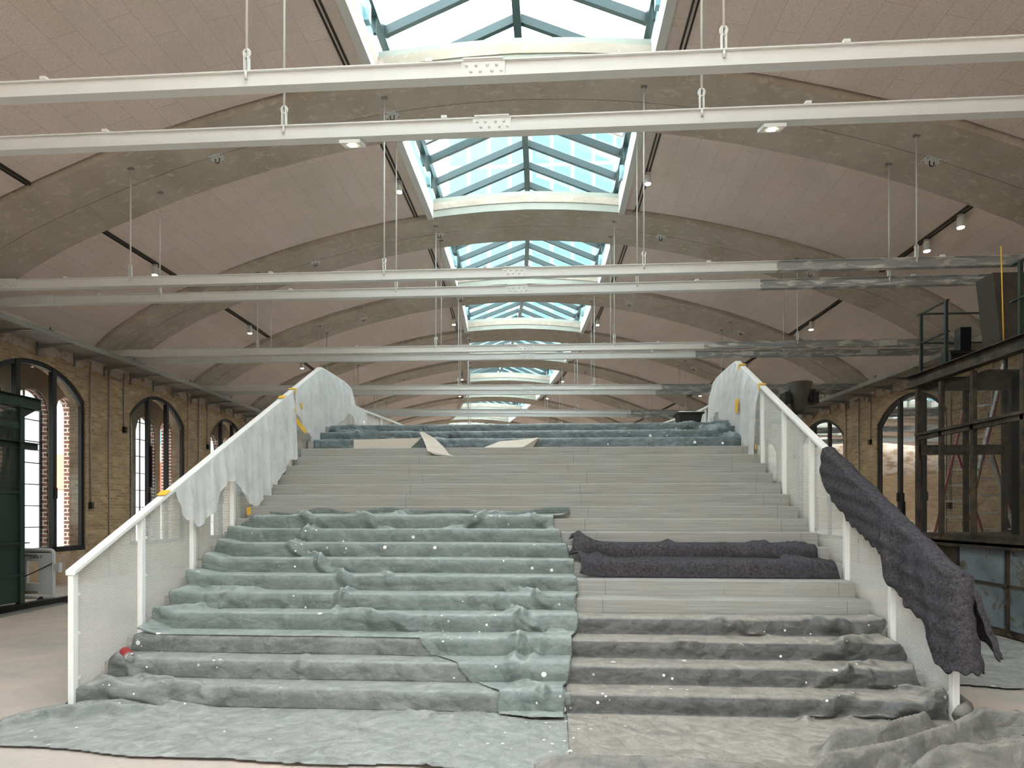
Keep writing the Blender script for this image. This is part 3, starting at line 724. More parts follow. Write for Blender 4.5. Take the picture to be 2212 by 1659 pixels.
def solid_z(y):
    k=np.floor((y-Yn(0))/T_+1e-6); return np.where(y<Yn(-16),0,np.where(k>=3,3.2,R_*(np.minimum(k,3)+17)))
def path(kt,up,floorY=None,kb=-16,sig=.02,off=.016,ds=.018,endfrac=1):
    P=[(Yn(kt+1)-.004,Zk(kt)+up),(Yn(kt+1)-.004,Zk(kt))] if up>0 else [(Yn(kt+1)-.01,Zk(kt))]
    if kt==3: P=[(Yn(3)+.5,3.2)]
    for k in range(kt,kb-1,-1):
        P.append((Yn(k),Zk(k))); P.append((Yn(k),Zk(k-1)+(0 if k>kb or floorY is not None else R_*(1-endfrac))))
    if floorY is not None: P.append((floorY,0))
    P=np.array(P); d=np.r_[0,np.cumsum(np.linalg.norm(np.diff(P,axis=0),axis=1))]
    n=int(d[-1]/ds); t=np.linspace(0,d[-1],n); Q=np.stack([np.interp(t,d,P[:,i]) for i in(0,1)],1)
    kk=int(3*sig/ds)+1; w=np.exp(-.5*(np.arange(-kk,kk+1)*ds/sig)**2); w/=w.sum()
    Qp=np.pad(Q,((kk,kk),(0,0)),'reflect',reflect_type='odd'); Q=np.stack([np.convolve(Qp[:,i],w,'valid') for i in(0,1)],1)
    dd=np.gradient(Q,axis=0); dd/=np.linalg.norm(dd,axis=1)[:,None]; N=np.stack([dd[:,1],-dd[:,0]],1)
    Q=Q+N*off
    for _ in range(60):
        bad=(Q[:,1]<solid_z(Q[:,0]-.004)+.006)|(Q[:,1]<.008)
        if not bad.any(): break
        Q[bad]+=np.array([-.7,.7])*.004
    return Q,N,t
def drape(name,mat,label,cat,pth,x0,x1,disp,nx=160,mask=None,th=.003,group=None,xz=None):
    Q,N,t=pth; nt=len(t)
    S=np.linspace(0,1,nx)[:,None]; X=x0(t)[None,:]*(1-S)+x1(t)[None,:]*S; Tt=np.broadcast_to(t[None,:],X.shape)
    D=disp(X,Tt)
    P=np.stack([X,Q[None,:,0]+N[None,:,0]*D,Q[None,:,1]+N[None,:,1]*D+(xz(X,Tt) if xz else 0)],2)
    m=MB(); m.grid(P,mask(X,Tt) if mask else None)
    o=m.build(name,M[mat],None,True); solid(o,th,-1 if False else 0)
    return tag(o,label,cat,group)
wv=lambda t,a,f,p:a*np.sin(t*f+p)+a*.5*np.sin(t*f*2.7+p*3)
# arc position of nosing k on a path starting at kt with no extra: helper
def tk(kt,up,k): return up+(kt-k)*(T_+R_)+T_
# 1 lower left sheet: from the fourteenth riser down and out over the floor
pl_=path(-14,0,3.95,sig=.018,off=.018)
fold2=[(-4.2,1.75,-3.3,1.55,.10,.05),(-4.3,2.2,-3.9,1.4,.09,.04),(-3.8,.95,-2.9,1.25,.06,.03),(-3.5,1.5,-2.4,1.1,.03,.03),(-2.3,1.6,-2.75,2.75,.022,.02),(-1.4,1.6,-1.75,2.8,.02,.018),(-.6,1.7,-.9,2.8,.022,.02),(-3.4,1.7,-3.8,2.6,.02,.02),(-4.3,1.0,-2.9,1.5,.07,.05),(-4.1,1.5,-3.2,1.1,.06,.04),(-4.4,1.9,-3.4,1.3,.08,.05),(-4.2,.5,-3.6,1.0,.06,.04),(-1.3,1.35,-.7,1.6,.03,.04),(-2.3,.5,-2.2,.95,.03,.03)]
tA2=drape('plastic_sheet','tarplow','grey dusty plastic sheet over the lowest left steps and floor','plastic sheet',pl_,
  lambda t:-4.02-.3*np.clip((t-1.1)/.4,0,1)+.0*t+.35*np.clip((t-1.9)/.8,0,1)+wv(t,.02,6,1),lambda t:0.16+0*t,
  lambda X,T:.005*multi(X,T,11)+ridge(X,T,fold2)+.02*np.clip(sm(X*1.1,T*1.0,3)-.5,0,1)*(T<1.6)+.05*np.exp(-np.abs(X-(-2.2))*4)*(np.clip(T-2.35,0,.2)),nx=230,
  mask=lambda X,T:(T<pl_[2][-1]-np.interp(X,[-4.6,-3.9,-3.0,-2.0,-1,.2],[.40,.28,.17,.10,.10,.02])-.02*np.sin(X*5))[:-1,:-1])
# 2 right dark sheet
p_=path(-13,0,3.6,sig=.04,off=.02)
fold3=[(1.55,.25,2.1,.5,.05,.04),(2.4,.2,3.0,.45,.06,.05),(2.3,.9,3.0,.5,.06,.05),(2.2,1.35,2.9,.95,.05,.04),(2.6,1.2,3.1,1.5,.06,.04),(1.9,2.0,2.5,1.5,.05,.04),(2.3,1.9,3.2,1.6,.07,.05),(1.4,.65,.9,.85,.02,.03)]
tB=drape('plastic_sheet','tarpdark','dark grey dusty plastic sheet over the lower right steps','plastic sheet',p_,
  lambda t:.12+0*t,lambda t:3.1+.25*np.clip((t-1.7)/.5,0,1)+wv(t,.03,9,0),
  lambda X,T:.004*multi(X,T,21)+.010*np.clip(crumple(X,T,.7,24,.15)-.45,0,1)+ridge(X,T,fold3)+.014*np.clip((X-2.1)/.8,0,1)*multi(X,T,27),nx=200,
  xz=lambda X,T:.06*np.clip((X-2.95)/.2,0,1)*(T<1.7)*sm(X*2,T*5,8))
# 3 big left green sheet with the strip running down its right edge
p_=path(-7,.10,4.98,sig=.014,off=.03)
Lt=p_[2][-1]
tE=tk(-7,.10,-14)-.02
creA=[(-3.45,.05,-3.0,.55,.10,.035),(-3.0,.55,-3.12,1.25,.09,.035),(-3.12,1.25,-2.45,1.95,.10,.04),(-2.45,1.95,-2.15,2.35,.10,.04),(-2.15,2.35,-2.2,3.1,.09,.04),(-2.2,3.0,-1.3,3.25,.07,.05),
 (-2.7,.1,-2.0,.7,.07,.035),(-2.1,.3,-1.8,.0,.07,.04),(-1.2,.0,-.35,.1,.06,.05),(-.6,.05,-1.3,.75,.09,.035),(-.35,.2,.1,.7,.06,.035),(-1.9,1.9,-1.7,2.3,.05,.04),(-3.9,2.4,-3.1,2.5,.06,.05),(-3.9,3.1,-3.3,2.7,.09,.05),
 (-.5,2.3,.0,2.8,.08,.04),(-.5,2.7,-.2,3.3,.09,.05),(-.45,3.0,.1,3.4,.08,.04),(-.3,3.4,-.35,4.1,.08,.05),(-.3,4.2,.05,4.7,.06,.04),(-.1,3.6,-.2,4.0,.06,.04)]
def dA(X,T):
    d=.006*multi(X,T,31)+.85*ridge(X,T,creA)+.012*np.clip(crumple(X,T,.8,35,.9)-.4,0,1)
    top=np.clip(1-T/.5,0,1); d=d+.05*top*multi(X,T*1.5,38)
    r=np.clip((X+.55)/.5,0,1)*np.clip((T-2.2)/.6,0,1); d=d+.04*r*multi(X*1.2,T,41)
    return d
def maskA(X,T):
    te=np.where(X<-1.25,tE,np.where(X<-.45,tE+(X+1.25)/.8*.9,Lt+1))
    te=np.where((X>-.45),Lt-.12+.25*np.clip((X+.45)*1.6,0,1),te)
    return (T<te)[:-1,:-1]
tA=drape('plastic_sheet','tarpgreen','large crumpled blue green plastic sheet over the middle left steps','plastic sheet',p_,
  lambda t:np.interp(t,[0,.3,.5,.8,1.3,3.3,4.2],[-3.75,-3.7,-4.0,-4.03,-4.02,-4.0,-4.0])+wv(t,.015,11,0),
  lambda t:np.interp(t,[0,.1,.35,.6,1.0,1.6,2.4,3.2,3.9,4.6,5.1],[.22,.24,.04,.02,.14,.24,.27,.24,.17,.1,.08])+wv(t,.01,8,1),
  dA,nx=260,mask=maskA,
  xz=lambda X,T:.09*np.clip(1-T/.25,0,1)*(sm(X*2.3,T*0+2,44)-.35)+.10*np.clip((-3.78-X)/.22,0,1)*sm(X*0,T*3,4))
# 4 sheet on the top three steps
p_=path(3,0,None,kb=1,sig=.022,off=.02,endfrac=1)
creD=[(-3.9,.55,-3.3,.95,.08,.04),(-3.6,.5,-2.4,.85,.05,.035),(-2.9,1.0,-2.6,1.4,.05,.03),(-1.6,.95,-2.3,1.5,.06,.04),(2.3,.5,2.9,1.0,.12,.06),(1.6,.6,2.2,.8,.04,.04),(2.7,.9,3.0,1.5,.10,.05),(.2,1.5,.0,1.9,.05,.03),(1.1,1.9,1.35,1.55,.06,.04),(2.1,1.85,2.0,1.6,.08,.06)]
tD=drape('plastic_sheet','tarptop','dark petrol plastic sheet over the top three steps','plastic sheet',p_,
  lambda t:-3.98+.12*np.exp(-((t-.3)/.3)**2)+0*t,lambda t:3.02+wv(t,.03,9,1),
  lambda X,T:.006*multi(X,T,51)+ridge(X,T,creD)+.015*np.clip(sm(X*1.4,T*2,55)-.5,0,1),nx=230,
  xz=lambda X,T:.16*np.clip((X-2.7)/.3,0,1)*np.clip(1-T/1.6,0,1)*sm(X*3,T*4,57))
# 5 dark felt on two steps
p_=path(-9,.03,None,kb=-10,sig=.025,off=.03,endfrac=.98)
creF=[(.2,.0,.6,.75,.10,.06),(.15,.5,.5,.3,.10,.06),(1.3,.1,1.45,.45,.05,.04),(2.3,.15,2.8,.75,.10,.05),(1.6,.3,2.6,.45,.06,.05),(2.7,.1,3.0,.5,.06,.05),(.9,.55,2.4,.6,.03,.05)]
tag(drape('felt_blanket','felt','dark grey felt blanket bunched over two steps right of the green sheet','blanket',p_,
  lambda t:.2+.1*t+wv(t,.03,9,0),lambda t:np.interp(t,[0,.3,.5,.93],[2.93,2.98,2.98,3.1]),
  lambda X,T:.010*multi(X,T,61)+ridge(X,T,creF)*.6+.05*np.exp(-np.abs(X-.32)*6),nx=160,th=.012,
  xz=lambda X,T:.05*np.exp(-np.abs(X-.3)*8)+.03*np.exp(-np.abs(X-1.35)*25)*(T<.5)),None,None)
# 6 felt blanket over the right handrail
def felt_rail():
    ny,nv=110,70
    ne=14; ys=np.r_[np.linspace(7.42,5.09,ny-ne),np.full(ne,5.06)]; es=np.r_[np.zeros(ny-ne),np.linspace(.08,1,ne)]
    Li=np.interp(ys,[5.08,5.2,5.36,5.42,5.5,5.75,6.0,6.06,6.08,6.4,6.8,7.1,7.3,7.42],[.74,.80,.78,.66,.62,.64,.62,.60,.42,.46,.50,.44,.40,.30])+.014*np.sin(np.arange(ny)*1.1)
    Lo=np.interp(ys,[5.08,5.3,6,7.42],[.60,.62,.5,.3])+.014*np.sin(np.arange(ny)*.9)
    P=np.zeros((ny,nv,3))
    for i,y in enumerate(ys):
        e=es[i]; zr=zrr(max(y,5.12))+.012
        s=np.linspace(-Li[i],Lo[i]+.12,nv); w=.055
        for j,q in enumerate(s):
            dxs=.018*sin(y*6+2*q)*min(1,abs(q)*2.5)+.008*sin(y*17+q*5)*min(1,abs(q)*2)
            cr=.04*float(ridge(np.array([y]),np.array([q]),[(6.05,-.1,5.95,-.7,1,.05),(5.6,-.05,5.72,-.7,1,.05),(5.4,-.1,5.3,-.7,.7,.06)])[0])
            if q<0: x=3.18-w-.012-cr+(dxs-.045)*min(1,-q*4)*.6+e*(.14+.10*(-q)); z=zr+q; yy=y-.10*(-q)-.05*sin(pi*e)
            elif q<.11: x=3.18-w+q+e*.0; z=zr+.012*sin(pi*q/.11)-.03*e; yy=y-.03*e
            else:
                x=3.18+w+.015+abs(dxs)*.4+.25*(q-.11)*(1.2 if y<5.6 else .4)-.05*e; z=zr-(q-.11)-.03*e; yy=y-.10*(q-.11)-.02*e
            P[i,j]=(x+.006*sin(q*40+y*13),yy,max(.05,z+.01*(sm(np.array(y*14.),np.array(q*9.),3)-.5)))
    m=MB(); m.grid(P); m.uvs=None
    o=m.build('felt_blanket',M['felt'],None,True); solid(o,.012,0)
    tag(o,'dark grey felt blanket hanging over the lower right handrail','blanket')
felt_rail()
# 7 plastic film over the handrails
def film(name,label,pts,Lfun,g,nv=50,outer=.12,seed=0,lift=.006):
    # pts: list (x,y,zrail) along rail, g: side of the stairs (+1 means film hangs towards +x)
    P0,tt=interp(pts,170); ny=len(P0); G=np.zeros((ny,nv,3))
    d=np.gradient(P0[:,:2],axis=0); d/=np.linalg.norm(d,axis=1)[:,None]; nrm=np.stack([d[:,1],-d[:,0]],1)*g
    for i in range(ny):
        L=Lfun(tt[i]/tt[-1]); s=np.linspace(0,L,nv)
        for j,q in enumerate(s):
            t=tt[i]; fold=.022*sin(t*19+seed+2*sin(t*5)+.6*q)+.007*sin(t*47+seed+q*2)
            if q<0: off=-.052-.02*min(1,-q*8); z=P0[i][2]+lift+min(0,(q+.085))if q<-.085 else P0[i][2]+lift
            else:
                off=.047+(fold+.03)*min(1,q*4)+.05*q; z=P0[i][2]-.012-q
            if -.085<=q<0: off=.05+q*1.2; z=P0[i][2]+lift
            G[i,j]=(P0[i][0]+nrm[i][0]*off,P0[i][1]+nrm[i][1]*off,z)
    m=MB(); m.grid(G); o=m.build(name,M['film'],None,True)
    tag(o,label,'plastic film','plastic films on the handrails'); return o
rl=lambda y:(-4.13,y,zrl(y)); rr=lambda y:(3.18,y,zrr(y))
film('plastic_film','long milky plastic film hanging from the left handrail, lower piece',[rl(6.55),rl(9.66)],
  lambda a:float(np.interp(a,[0,.05,.12,.2,.28,.33,.42,.5,.6,.7,.8,.9,1],[.12,.42,.6,.62,.5,.36,.62,1.0,1.1,1.12,1.05,1.0,1.0]))+.03*sin(a*60),1,seed=1)
film('plastic_film','bunched milky plastic film around the top bend of the left railing',[rl(9.72),rl(10.85)]+[(x,y,4.27) for x,y in interp(LP,30)[0][1:15]],
  lambda a:float(np.interp(a,[0,.06,.15,.24,.3,.36,.42,.5,.6,.75,.9,1],[.35,.8,1.25,1.2,1.0,.85,.62,.6,.85,1.0,1.03,1.03]))+.03*sin(a*50),1,seed=4)
film('plastic_film','milky plastic film wrapped around the top bend of the right railing',[(x,y,z) for x,y,z in [rr(9.62),rr(10.85)]+[(x,y,4.27) for x,y in interp(RP,30)[0][1:15]]],
  lambda a:float(np.interp(a,[0,.08,.2,.3,.4,.5,.7,.85,1],[1.35,1.5,1.3,1.05,.75,.7,.95,1.03,1.03]))+.04*sin(a*40),-1,seed=7)
# masking tape strips
def tape(label,side,y,dz,w,h,onrail=False,dx=.0):
    X=-4.13 if side<0 else 3.18; zr=zrl(y) if side<0 else zrr(y); sl=R_/T_ if y<10.8 else 0
    m=MB()
    if onrail:
        m.hexa([(X-.05,y-w/2,zr+.014-sl*w/2),(X+.05,y-w/2,zr+.014-sl*w/2),(X+.05,y+w/2,zr+.014+sl*w/2),(X-.05,y+w/2,zr+.014+sl*w/2),(X-.05,y-w/2,zr+.017-sl*w/2),(X+.05,y-w/2,zr+.017-sl*w/2),(X+.05,y+w/2,zr+.017+sl*w/2),(X-.05,y+w/2,zr+.017+sl*w/2)])
        if h: 
            q=X-side*.056; a,b=sorted((q,q-side*.003)); m.hexa([(a,y-w/2,zr-h-sl*w/2),(b,y-w/2,zr-h-sl*w/2),(b,y+w/2,zr-h+sl*w/2),(a,y+w/2,zr-h+sl*w/2),(a,y-w/2,zr+.016-sl*w/2),(b,y-w/2,zr+.016-sl*w/2),(b,y+w/2,zr+.016+sl*w/2),(a,y+w/2,zr+.016+sl*w/2)])
    else:
        q=X-side*(.09+dx); m.bar((q,y-w/2,zr-dz-h*.1),(q,y+w/2,zr-dz+h*.1),.004,h)
    tag(m.build('tape_strip',M['ochre']),label,'tape','yellow tape strips on the railings')
tape('yellow tape flat on the left handrail low down, below the film',-1,6.42,0,.10,0,True)
tape('yellow tape on the left handrail halfway up',-1,9.35,0,.10,0,True)
tape('yellow tape band wrapped over the left handrail near its top',-1,9.72,0,.05,.06,True)
tape('long upright yellow tape on the film by the left post',-1,9.8,.62,.03,.42,dx=.03)
tape('short yellow tape high on the film by the left post',-1,9.82,.30,.05,.1,dx=.03)
tape('wide yellow tape under the bunched left film',-1,9.98,1.28,.12,.045)
tape('yellow tape low on the hanging left film by the green sheet',-1,8.0,1.02,.10,.10,dx=.06)
tape('small yellow tape at the edge of the hanging left film',-1,9.6,.3,.04,.09,dx=.02)
tape('yellow tape band over the right handrail at its peak',1,10.65,0,.07,.28,True)
tape('yellow tape band over the right handrail, second from the top',1,9.66,0,.06,.10,True)
tape('small yellow tape low on the right film above the bare steps',1,9.62,1.28,.06,.09,dx=.02)
tape('small yellow tape midway down the edge of the right film',1,9.62,.92,.05,.08,dx=.02)
tape('bent yellow tape in the middle of the right film',1,10.5,.62,.16,.22,dx=.05)
# ------------------------------------------------------------------ floor sheets and folds
def sheet(name,mat,label,poly,hfun,res=.03,th=.003):
    xs=[p[0] for p in poly]; ys=[p[1] for p in poly]
    gx=np.arange(min(xs),max(xs)+res,res); gy=np.arange(min(ys),max(ys)+res,res)
    X,Y=np.meshgrid(gx,gy,indexing='ij'); ins=np.zeros(X.shape,bool); n=len(poly)
    Xw=X+.04*np.sin(Y*7)+.02*np.sin(Y*17); Yw=Y+.04*np.sin(X*6+1)+.02*np.sin(X*15)
    for i in range(n):
        (x0,y0),(x1,y1)=poly[i],poly[(i+1)%n]
        if y0==y1: continue
        c=((y0>Yw)!=(y1>Yw))&(Xw<(x1-x0)*(Yw-y0)/(y1-y0)+x0); ins^=c
    Z=hfun(X,Y); m=MB(); m.grid(np.stack([X,Y,Z],2),ins[:-1,:-1])
    o=m.build(name,M[mat],None,True); solid(o,th,0); return tag(o,label,'plastic sheet')
def dst(x,y,x0,y0,x1,y1):
    dx,dy=x1-x0,y1-y0; t=((x-x0)*dx+(y-y0)*dy)/(dx*dx+dy*dy); k=np.clip(np.minimum(t+.15,1.15-t)/.3,0,1); L=sqrt(dx*dx+dy*dy); d=np.abs((x-x0)*dy-(y-y0)*dx)/L+.0*t; d=np.abs(((x-x0)*dy-(y-y0)*dx)/L+.05*np.sin(t*5+x0)+.02*np.sin(t*13)); return d,k*k*(3-2*k)
big=[(-.1,4.02,1.4,4.08,.07,.05),(1.5,3.7,3.3,4.9,.17,.07),(1.2,3.45,2.6,4.0,.12,.08),(2.2,3.9,3.9,4.55,.18,.07),(2.9,4.75,4.9,4.85,.17,.08),(2.7,4.2,4.9,4.35,.16,.07),(2.6,3.75,4.8,3.9,.15,.08),(3.0,4.5,4.4,4.0,.13,.05),(1.9,4.35,2.9,4.95,.14,.06),(.6,3.6,1.6,4.1,.05,.05),(2.4,3.5,4.6,3.55,.12,.08),(3.3,4.9,3.7,4.2,.10,.05)]
big0=[(.7,3.55,2.1,4.35,.20,.10),(2.1,4.35,3.1,4.95,.26,.09),(1.6,3.6,2.9,4.3,.14,.09),(2.4,4.0,4.3,3.9,.20,.09),(2.9,4.55,4.6,4.15,.22,.08),(3.1,4.95,4.3,4.75,.24,.09),(2.0,4.5,2.9,5.1,.18,.07),(3.0,3.7,4.5,3.75,.13,.1),(2.6,4.3,3.2,4.6,.2,.06)]
def fsum(X,Y):
    z=np.zeros_like(X)
    for a,b,c,d,h,w in big:
        q,k=dst(X,Y,a,b,c,d); h=h*1.25; z=np.maximum(z,h*k*np.exp(-(q/w)**1.5))+.15*np.minimum(z,h*k*np.exp(-(q/w)**2*.8))
    return z
sheet('plastic_sheet','tarpfold','thick folded grey plastic sheet heaped at the foot of the right railing',[(-.2,3.4),(-.1,4.12),(.3,4.2),(.8,4.2),(1.5,4.5),(2.1,4.75),(2.6,5.12),(3.0,5.1),(3.35,5.2),(4.0,5.05),(4.9,5.0),(4.9,3.4),(3.4,3.5),(2.6,3.4)],
  lambda X,Y:.015+fsum(X,Y)+.012*multi(X,Y,71),.022)
m=MB(); m.tube([(3.12,4.98,.12),(3.3,5.2,.13),(3.45,5.6,.1),(3.6,6.0,.06),(3.75,6.25,.02)],[.06,.05,.05,.05,.03],8); 
tag(m.build('sheet_roll',M['tarpfold'],None,True),'twisted roll of grey sheet trailing behind the right railing foot','plastic sheet')
sheet('plastic_sheet','tarplow','splattered grey plastic sheet on the floor by the steel cabin',[(3.4,6.3),(6.1,6.0),(6.0,8.3),(5.6,9.6),(3.5,9.6)],
  lambda X,Y:.012+.02*multi(X,Y,81)+ridge(X,Y,[(4.6,8.2,5.8,7.3,.08,.05),(4.4,7.4,5.9,6.9,.06,.04),(5.0,8.6,5.9,7.9,.07,.05)]),.035)
# paper pieces and litter
def flat(name,mat,label,cat,pts,th=.006,group=None):
    m=MB(); n=len(pts)//2
    for i in range(n-1):
        a,b,c,d=pts[2*i],pts[2*i+1],pts[2*i+3],pts[2*i+2]
        m.add([a,b,c,d],[(0,1,2,3)])
    o=m.build(name,M[mat]); solid(o,th,0); return tag(o,label,cat,group)
y1=Yn(1)-.035
flat('paper_sheet','paper','long pale paper strip on the riser left of the top steps','paper',[(-3.29,y1,2.71),(-3.29,y1,2.89),(-2.7,y1-.01,2.71),(-2.7,y1-.01,2.9),(-2.35,y1-.02,2.715),(-2.15,y1-.02,2.91)],.006,'loose pale paper pieces')
flat('paper_sheet','paper','pale paper piece standing up from the riser and bending over the step below','paper',[(-2.18,y1-.02,3.0),(-2.12,y1-.02,3.01),(-2.1,y1-.1,2.88),(-1.92,y1-.1,2.9),(-2.02,y1-.25,2.74),(-1.75,y1-.25,2.75),(-1.98,y1-.32,2.66),(-1.62,y1-.36,2.6),(-1.85,y1-.34,2.6),(-1.5,y1-.4,2.56)],.006,'loose pale paper pieces')
flat('paper_sheet','paper','torn pale paper piece near the middle of the top steps','paper',[(-1.08,y1-.18,2.73),(-.98,y1-.03,2.76),(-.8,y1-.25,2.70),(-.85,y1-.03,2.84),(-.45,y1-.2,2.73),(-.6,y1-.03,2.86),(-.3,y1-.05,2.74),(-.2,y1-.03,2.9)],.006,'loose pale paper pieces')
# things on the landing
b=thing('plastic_tub','black plastic mortar tub rimmed with white at the top right of the stairs','tub',(2.42,11.25,3.215))
m=MB(); 
def frust(x0,x1,y0,y1,z0,z1,t): return [(x0+t,y0+t,z0),(x1-t,y0+t,z0),(x1-t,y1-t,z0),(x0+t,y1-t,z0),(x0,y0,z1),(x1,y0,z1),(x1,y1,z1),(x0,y1,z1)]
m.hexa(frust(2.22,2.62,11.05,11.45,3.215,3.40,.03)); m.build('tub_body',M['blackrubber'],b)
m=MB(); m.box(2.19,2.65,11.02,11.48,3.40,3.425); m.build('rim',M['blackrubber'],b)
m=MB(); 
for i in range(14): m.dome((2.22+.03*i,11.03+.015*sin(i*3),3.425),.018,(0,0,1),6)
m.build('plaster_crust',M['whiteplastic'],b,True)
m=MB(); m.box(2.44,2.53,11.068,11.072,3.335,3.365); m.build('label_sticker',M['whiteplastic'],b)
b=thing('water_bottle','blue plastic bottle with a red label lying on the landing','bottle',(.2,11.3,3.215))
m=MB(); m.tube([(.06,11.3,3.25),(.08,11.3,3.25),(.16,11.3,3.25)],[.02,.035,.036],12); m.build('bottle_base',M['bluewater'],b,True)
m=MB(); m.tube([(.09,11.3,3.25),(.17,11.3,3.25)],.0375,12); m.build('bottle_label',M['red'],b,True)
m=MB(); m.tube([(.17,11.3,3.25),(.30,11.3,3.25),(.36,11.3,3.245),(.40,11.3,3.24)],[.036,.036,.02,.014],12); m.build('bottle_body',M['bluewater'],b,True)
def lump(name,mat,c,r,seed,n=24):
    m=MB(); U,V=np.meshgrid(np.linspace(0,2*pi,n+1),np.linspace(0.02,pi/2+.0,n//2),indexing='ij')
    R=.7+.6*crumple(U*1.2,V*2,.6,seed,.4)
    X=c[0]+r[0]*R*np.cos(U)*np.sin(V); Y=c[1]+r[1]*R*np.sin(U)*np.sin(V); Z=c[2]+r[2]*R*np.cos(V)
    X[-1]=X[0];Y[-1]=Y[0];Z[-1]=Z[0]
    m.grid(np.stack([X,Y,Z],2)); return m.build(name,M[mat],None,True)
tag(lump('plastic_bag','whiteplastic',(-1.75,11.9,3.205),(.26,.2,.16),3),'crumpled white plastic bag on the landing, larger left one','bag','white bags on the landing')
tag(lump('plastic_bag','whiteplastic',(-1.22,11.9,3.205),(.2,.18,.12),9),'crumpled white plastic bag on the landing, smaller right one','bag','white bags on the landing')
m=MB(); m.box(-2.1,-.6,11.7,12.3,3.202,3.225); tag(m.build('plasterboard',M['whiteplastic']),'thin white board lying flat under the white bags','board')
m=MB(); m.box(-.9,2.0,11.9,12.05,3.202,3.225); tag(m.build('timber_batten',simple('raw_timber',srgb(206,168,110),.7)),'long raw timber batten lying on the landing','timber')
# bottle at the bottom left
b=thing('drink_bottle','clear plastic bottle with a red cap end lying by the left railing','bottle',(-3.9,5.55,.34))
m=MB(); m.tube([(-3.86,5.47,.375),(-3.84,5.45,.375),(-3.80,5.42,.372),(-3.77,5.4,.37)],[.02,.04,.042,.03],14); m.build('bottle_body',M['clearplastic'],b,True)
m=MB(); m.tube([(-3.95,5.545,.40),(-3.93,5.53,.395),(-3.87,5.48,.38),(-3.85,5.465,.377)],[.03,.045,.045,.04],14); m.build('red_label',M['red'],b,True)
# ------------------------------------------------------------------ machines and site equipment
def ibeam(m,a,b,h,w,t=.012,vert=(0,0,1)):
    a=np.array(a,float);b=np.array(b,float);v=np.array(vert,float)
    m.bar(a,b,t,h,vert); m.bar(a+v*(h/2-t/2),b+v*(h/2-t/2),w,t,vert); m.bar(a-v*(h/2-t/2),b-v*(h/2-t/2),w,t,vert)
# left green cabin
x0,x1,y0,y1=-10.9,-9.0,7.3,10.07
r=thing('machine_cabin','dark green steel machine cabin with mesh upper walls at the left edge','machine',((x0+x1)/2,(y0+y1)/2,0))
m=MB(); m.box(x0,x1,y0,y1,.16,2.02) ; m.build('lower_body',M['darkgreen'],r)
m=MB(); 
for z in(.62,1.12,2.02): m.box(x0-.03,x1+.03,y0-.03,y1+.03,z-.025,z+.025)
m.box(x0-.09,x1+.09,y0-.09,y1+.09,1.15,1.17); m.build('flange',M['darkgreen'],r)
for (a,b) in((x1,y1),(x1,y0),(x0,y1),(x0,y0),(x1,(y0+y1)/2)):
    m=MB(); m.box(a-.05,a+.04,b-.05,b+.04,.1,3.5); m.build('corner_post',M['darkgreen'],r)
m=MB(); ibeam(m,(x1,y0-.4,3.56),(x1,y1+.42,3.56),.2,.14); ibeam(m,(x0,y0-.4,3.56),(x0,y1+.42,3.56),.2,.14); ibeam(m,(x0,y1,3.56),(x1,y1,3.56),.2,.14); ibeam(m,(x0,y0,3.56),(x1,y0,3.56),.2,.14)
m.build('roof_beams',M['darkgreen'],r)
m=MB(); m.box(x0,x1,y0,y1,3.46,3.5); m.build('roof_plate',M['darkgreen'],r)
m=MB(); ibeam(m,(x1,y0-.2,2.82),(x1,y1+.35,2.82),.12,.12); m.box(x1-.03,x1+.02,y0,y1,3.1,3.2); m.build('mid_rail',M['darkgreen'],r)
m=MB(); 
m.add([(x1+.01,y0,2.04),(x1+.01,y1,2.04),(x1+.01,y1,3.4),(x1+.01,y0,3.4)],[(0,1,2,3)]); m.add([(x0,y0,2.04),(x0,y1,2.04),(x0,y1,3.4),(x0,y0,3.4)],[(0,1,2,3)])
m.add([(x0,y1,2.04),(x1,y1,2.04),(x1,y1,3.4),(x0,y1,3.4)],[(0,1,2,3)]); m.build('mesh_wall',M['meshgreen'],r)
m=MB(); m.hexa([(x1-.02,y1+.03,3.3),(x1+.02,y1+.03,3.3),(x1+.02,y1+.03,3.46),(x1-.02,y1+.03,3.46),(x1-.02,y1+.04,3.3),(x1+.02,y1+.04,3.3),(x1+.02,y1+.3,3.46),(x1-.02,y1+.3,3.46)]); m.build('gusset',M['darkgreen'],r)
m=MB(); m.box(-10.4,-9.6,8.3,8.9,2.05,3.0); m.build('inner_casing',M['black'],r)
m=MB(); ibeam(m,(x1+.02,y0-.5,.07),(x1+.02,11.25,.07),.13,.13); ibeam(m,(x1-1.4,y0-.5,.07),(x1-1.4,11.2,.07),.13,.13)
m.build('base_rails',M['black'],r)
m=MB(); m.box(-9.6,-8.55,8.2,11.0,.002,.03) ; 
m2=MB(); m2.bar((-8.72,8.3,.015),(-8.95,10.9,.015),.16,.03); tag(m2.build('timber_plank',M['galv']),'thin grey plank on the floor along the green cabin','plank')
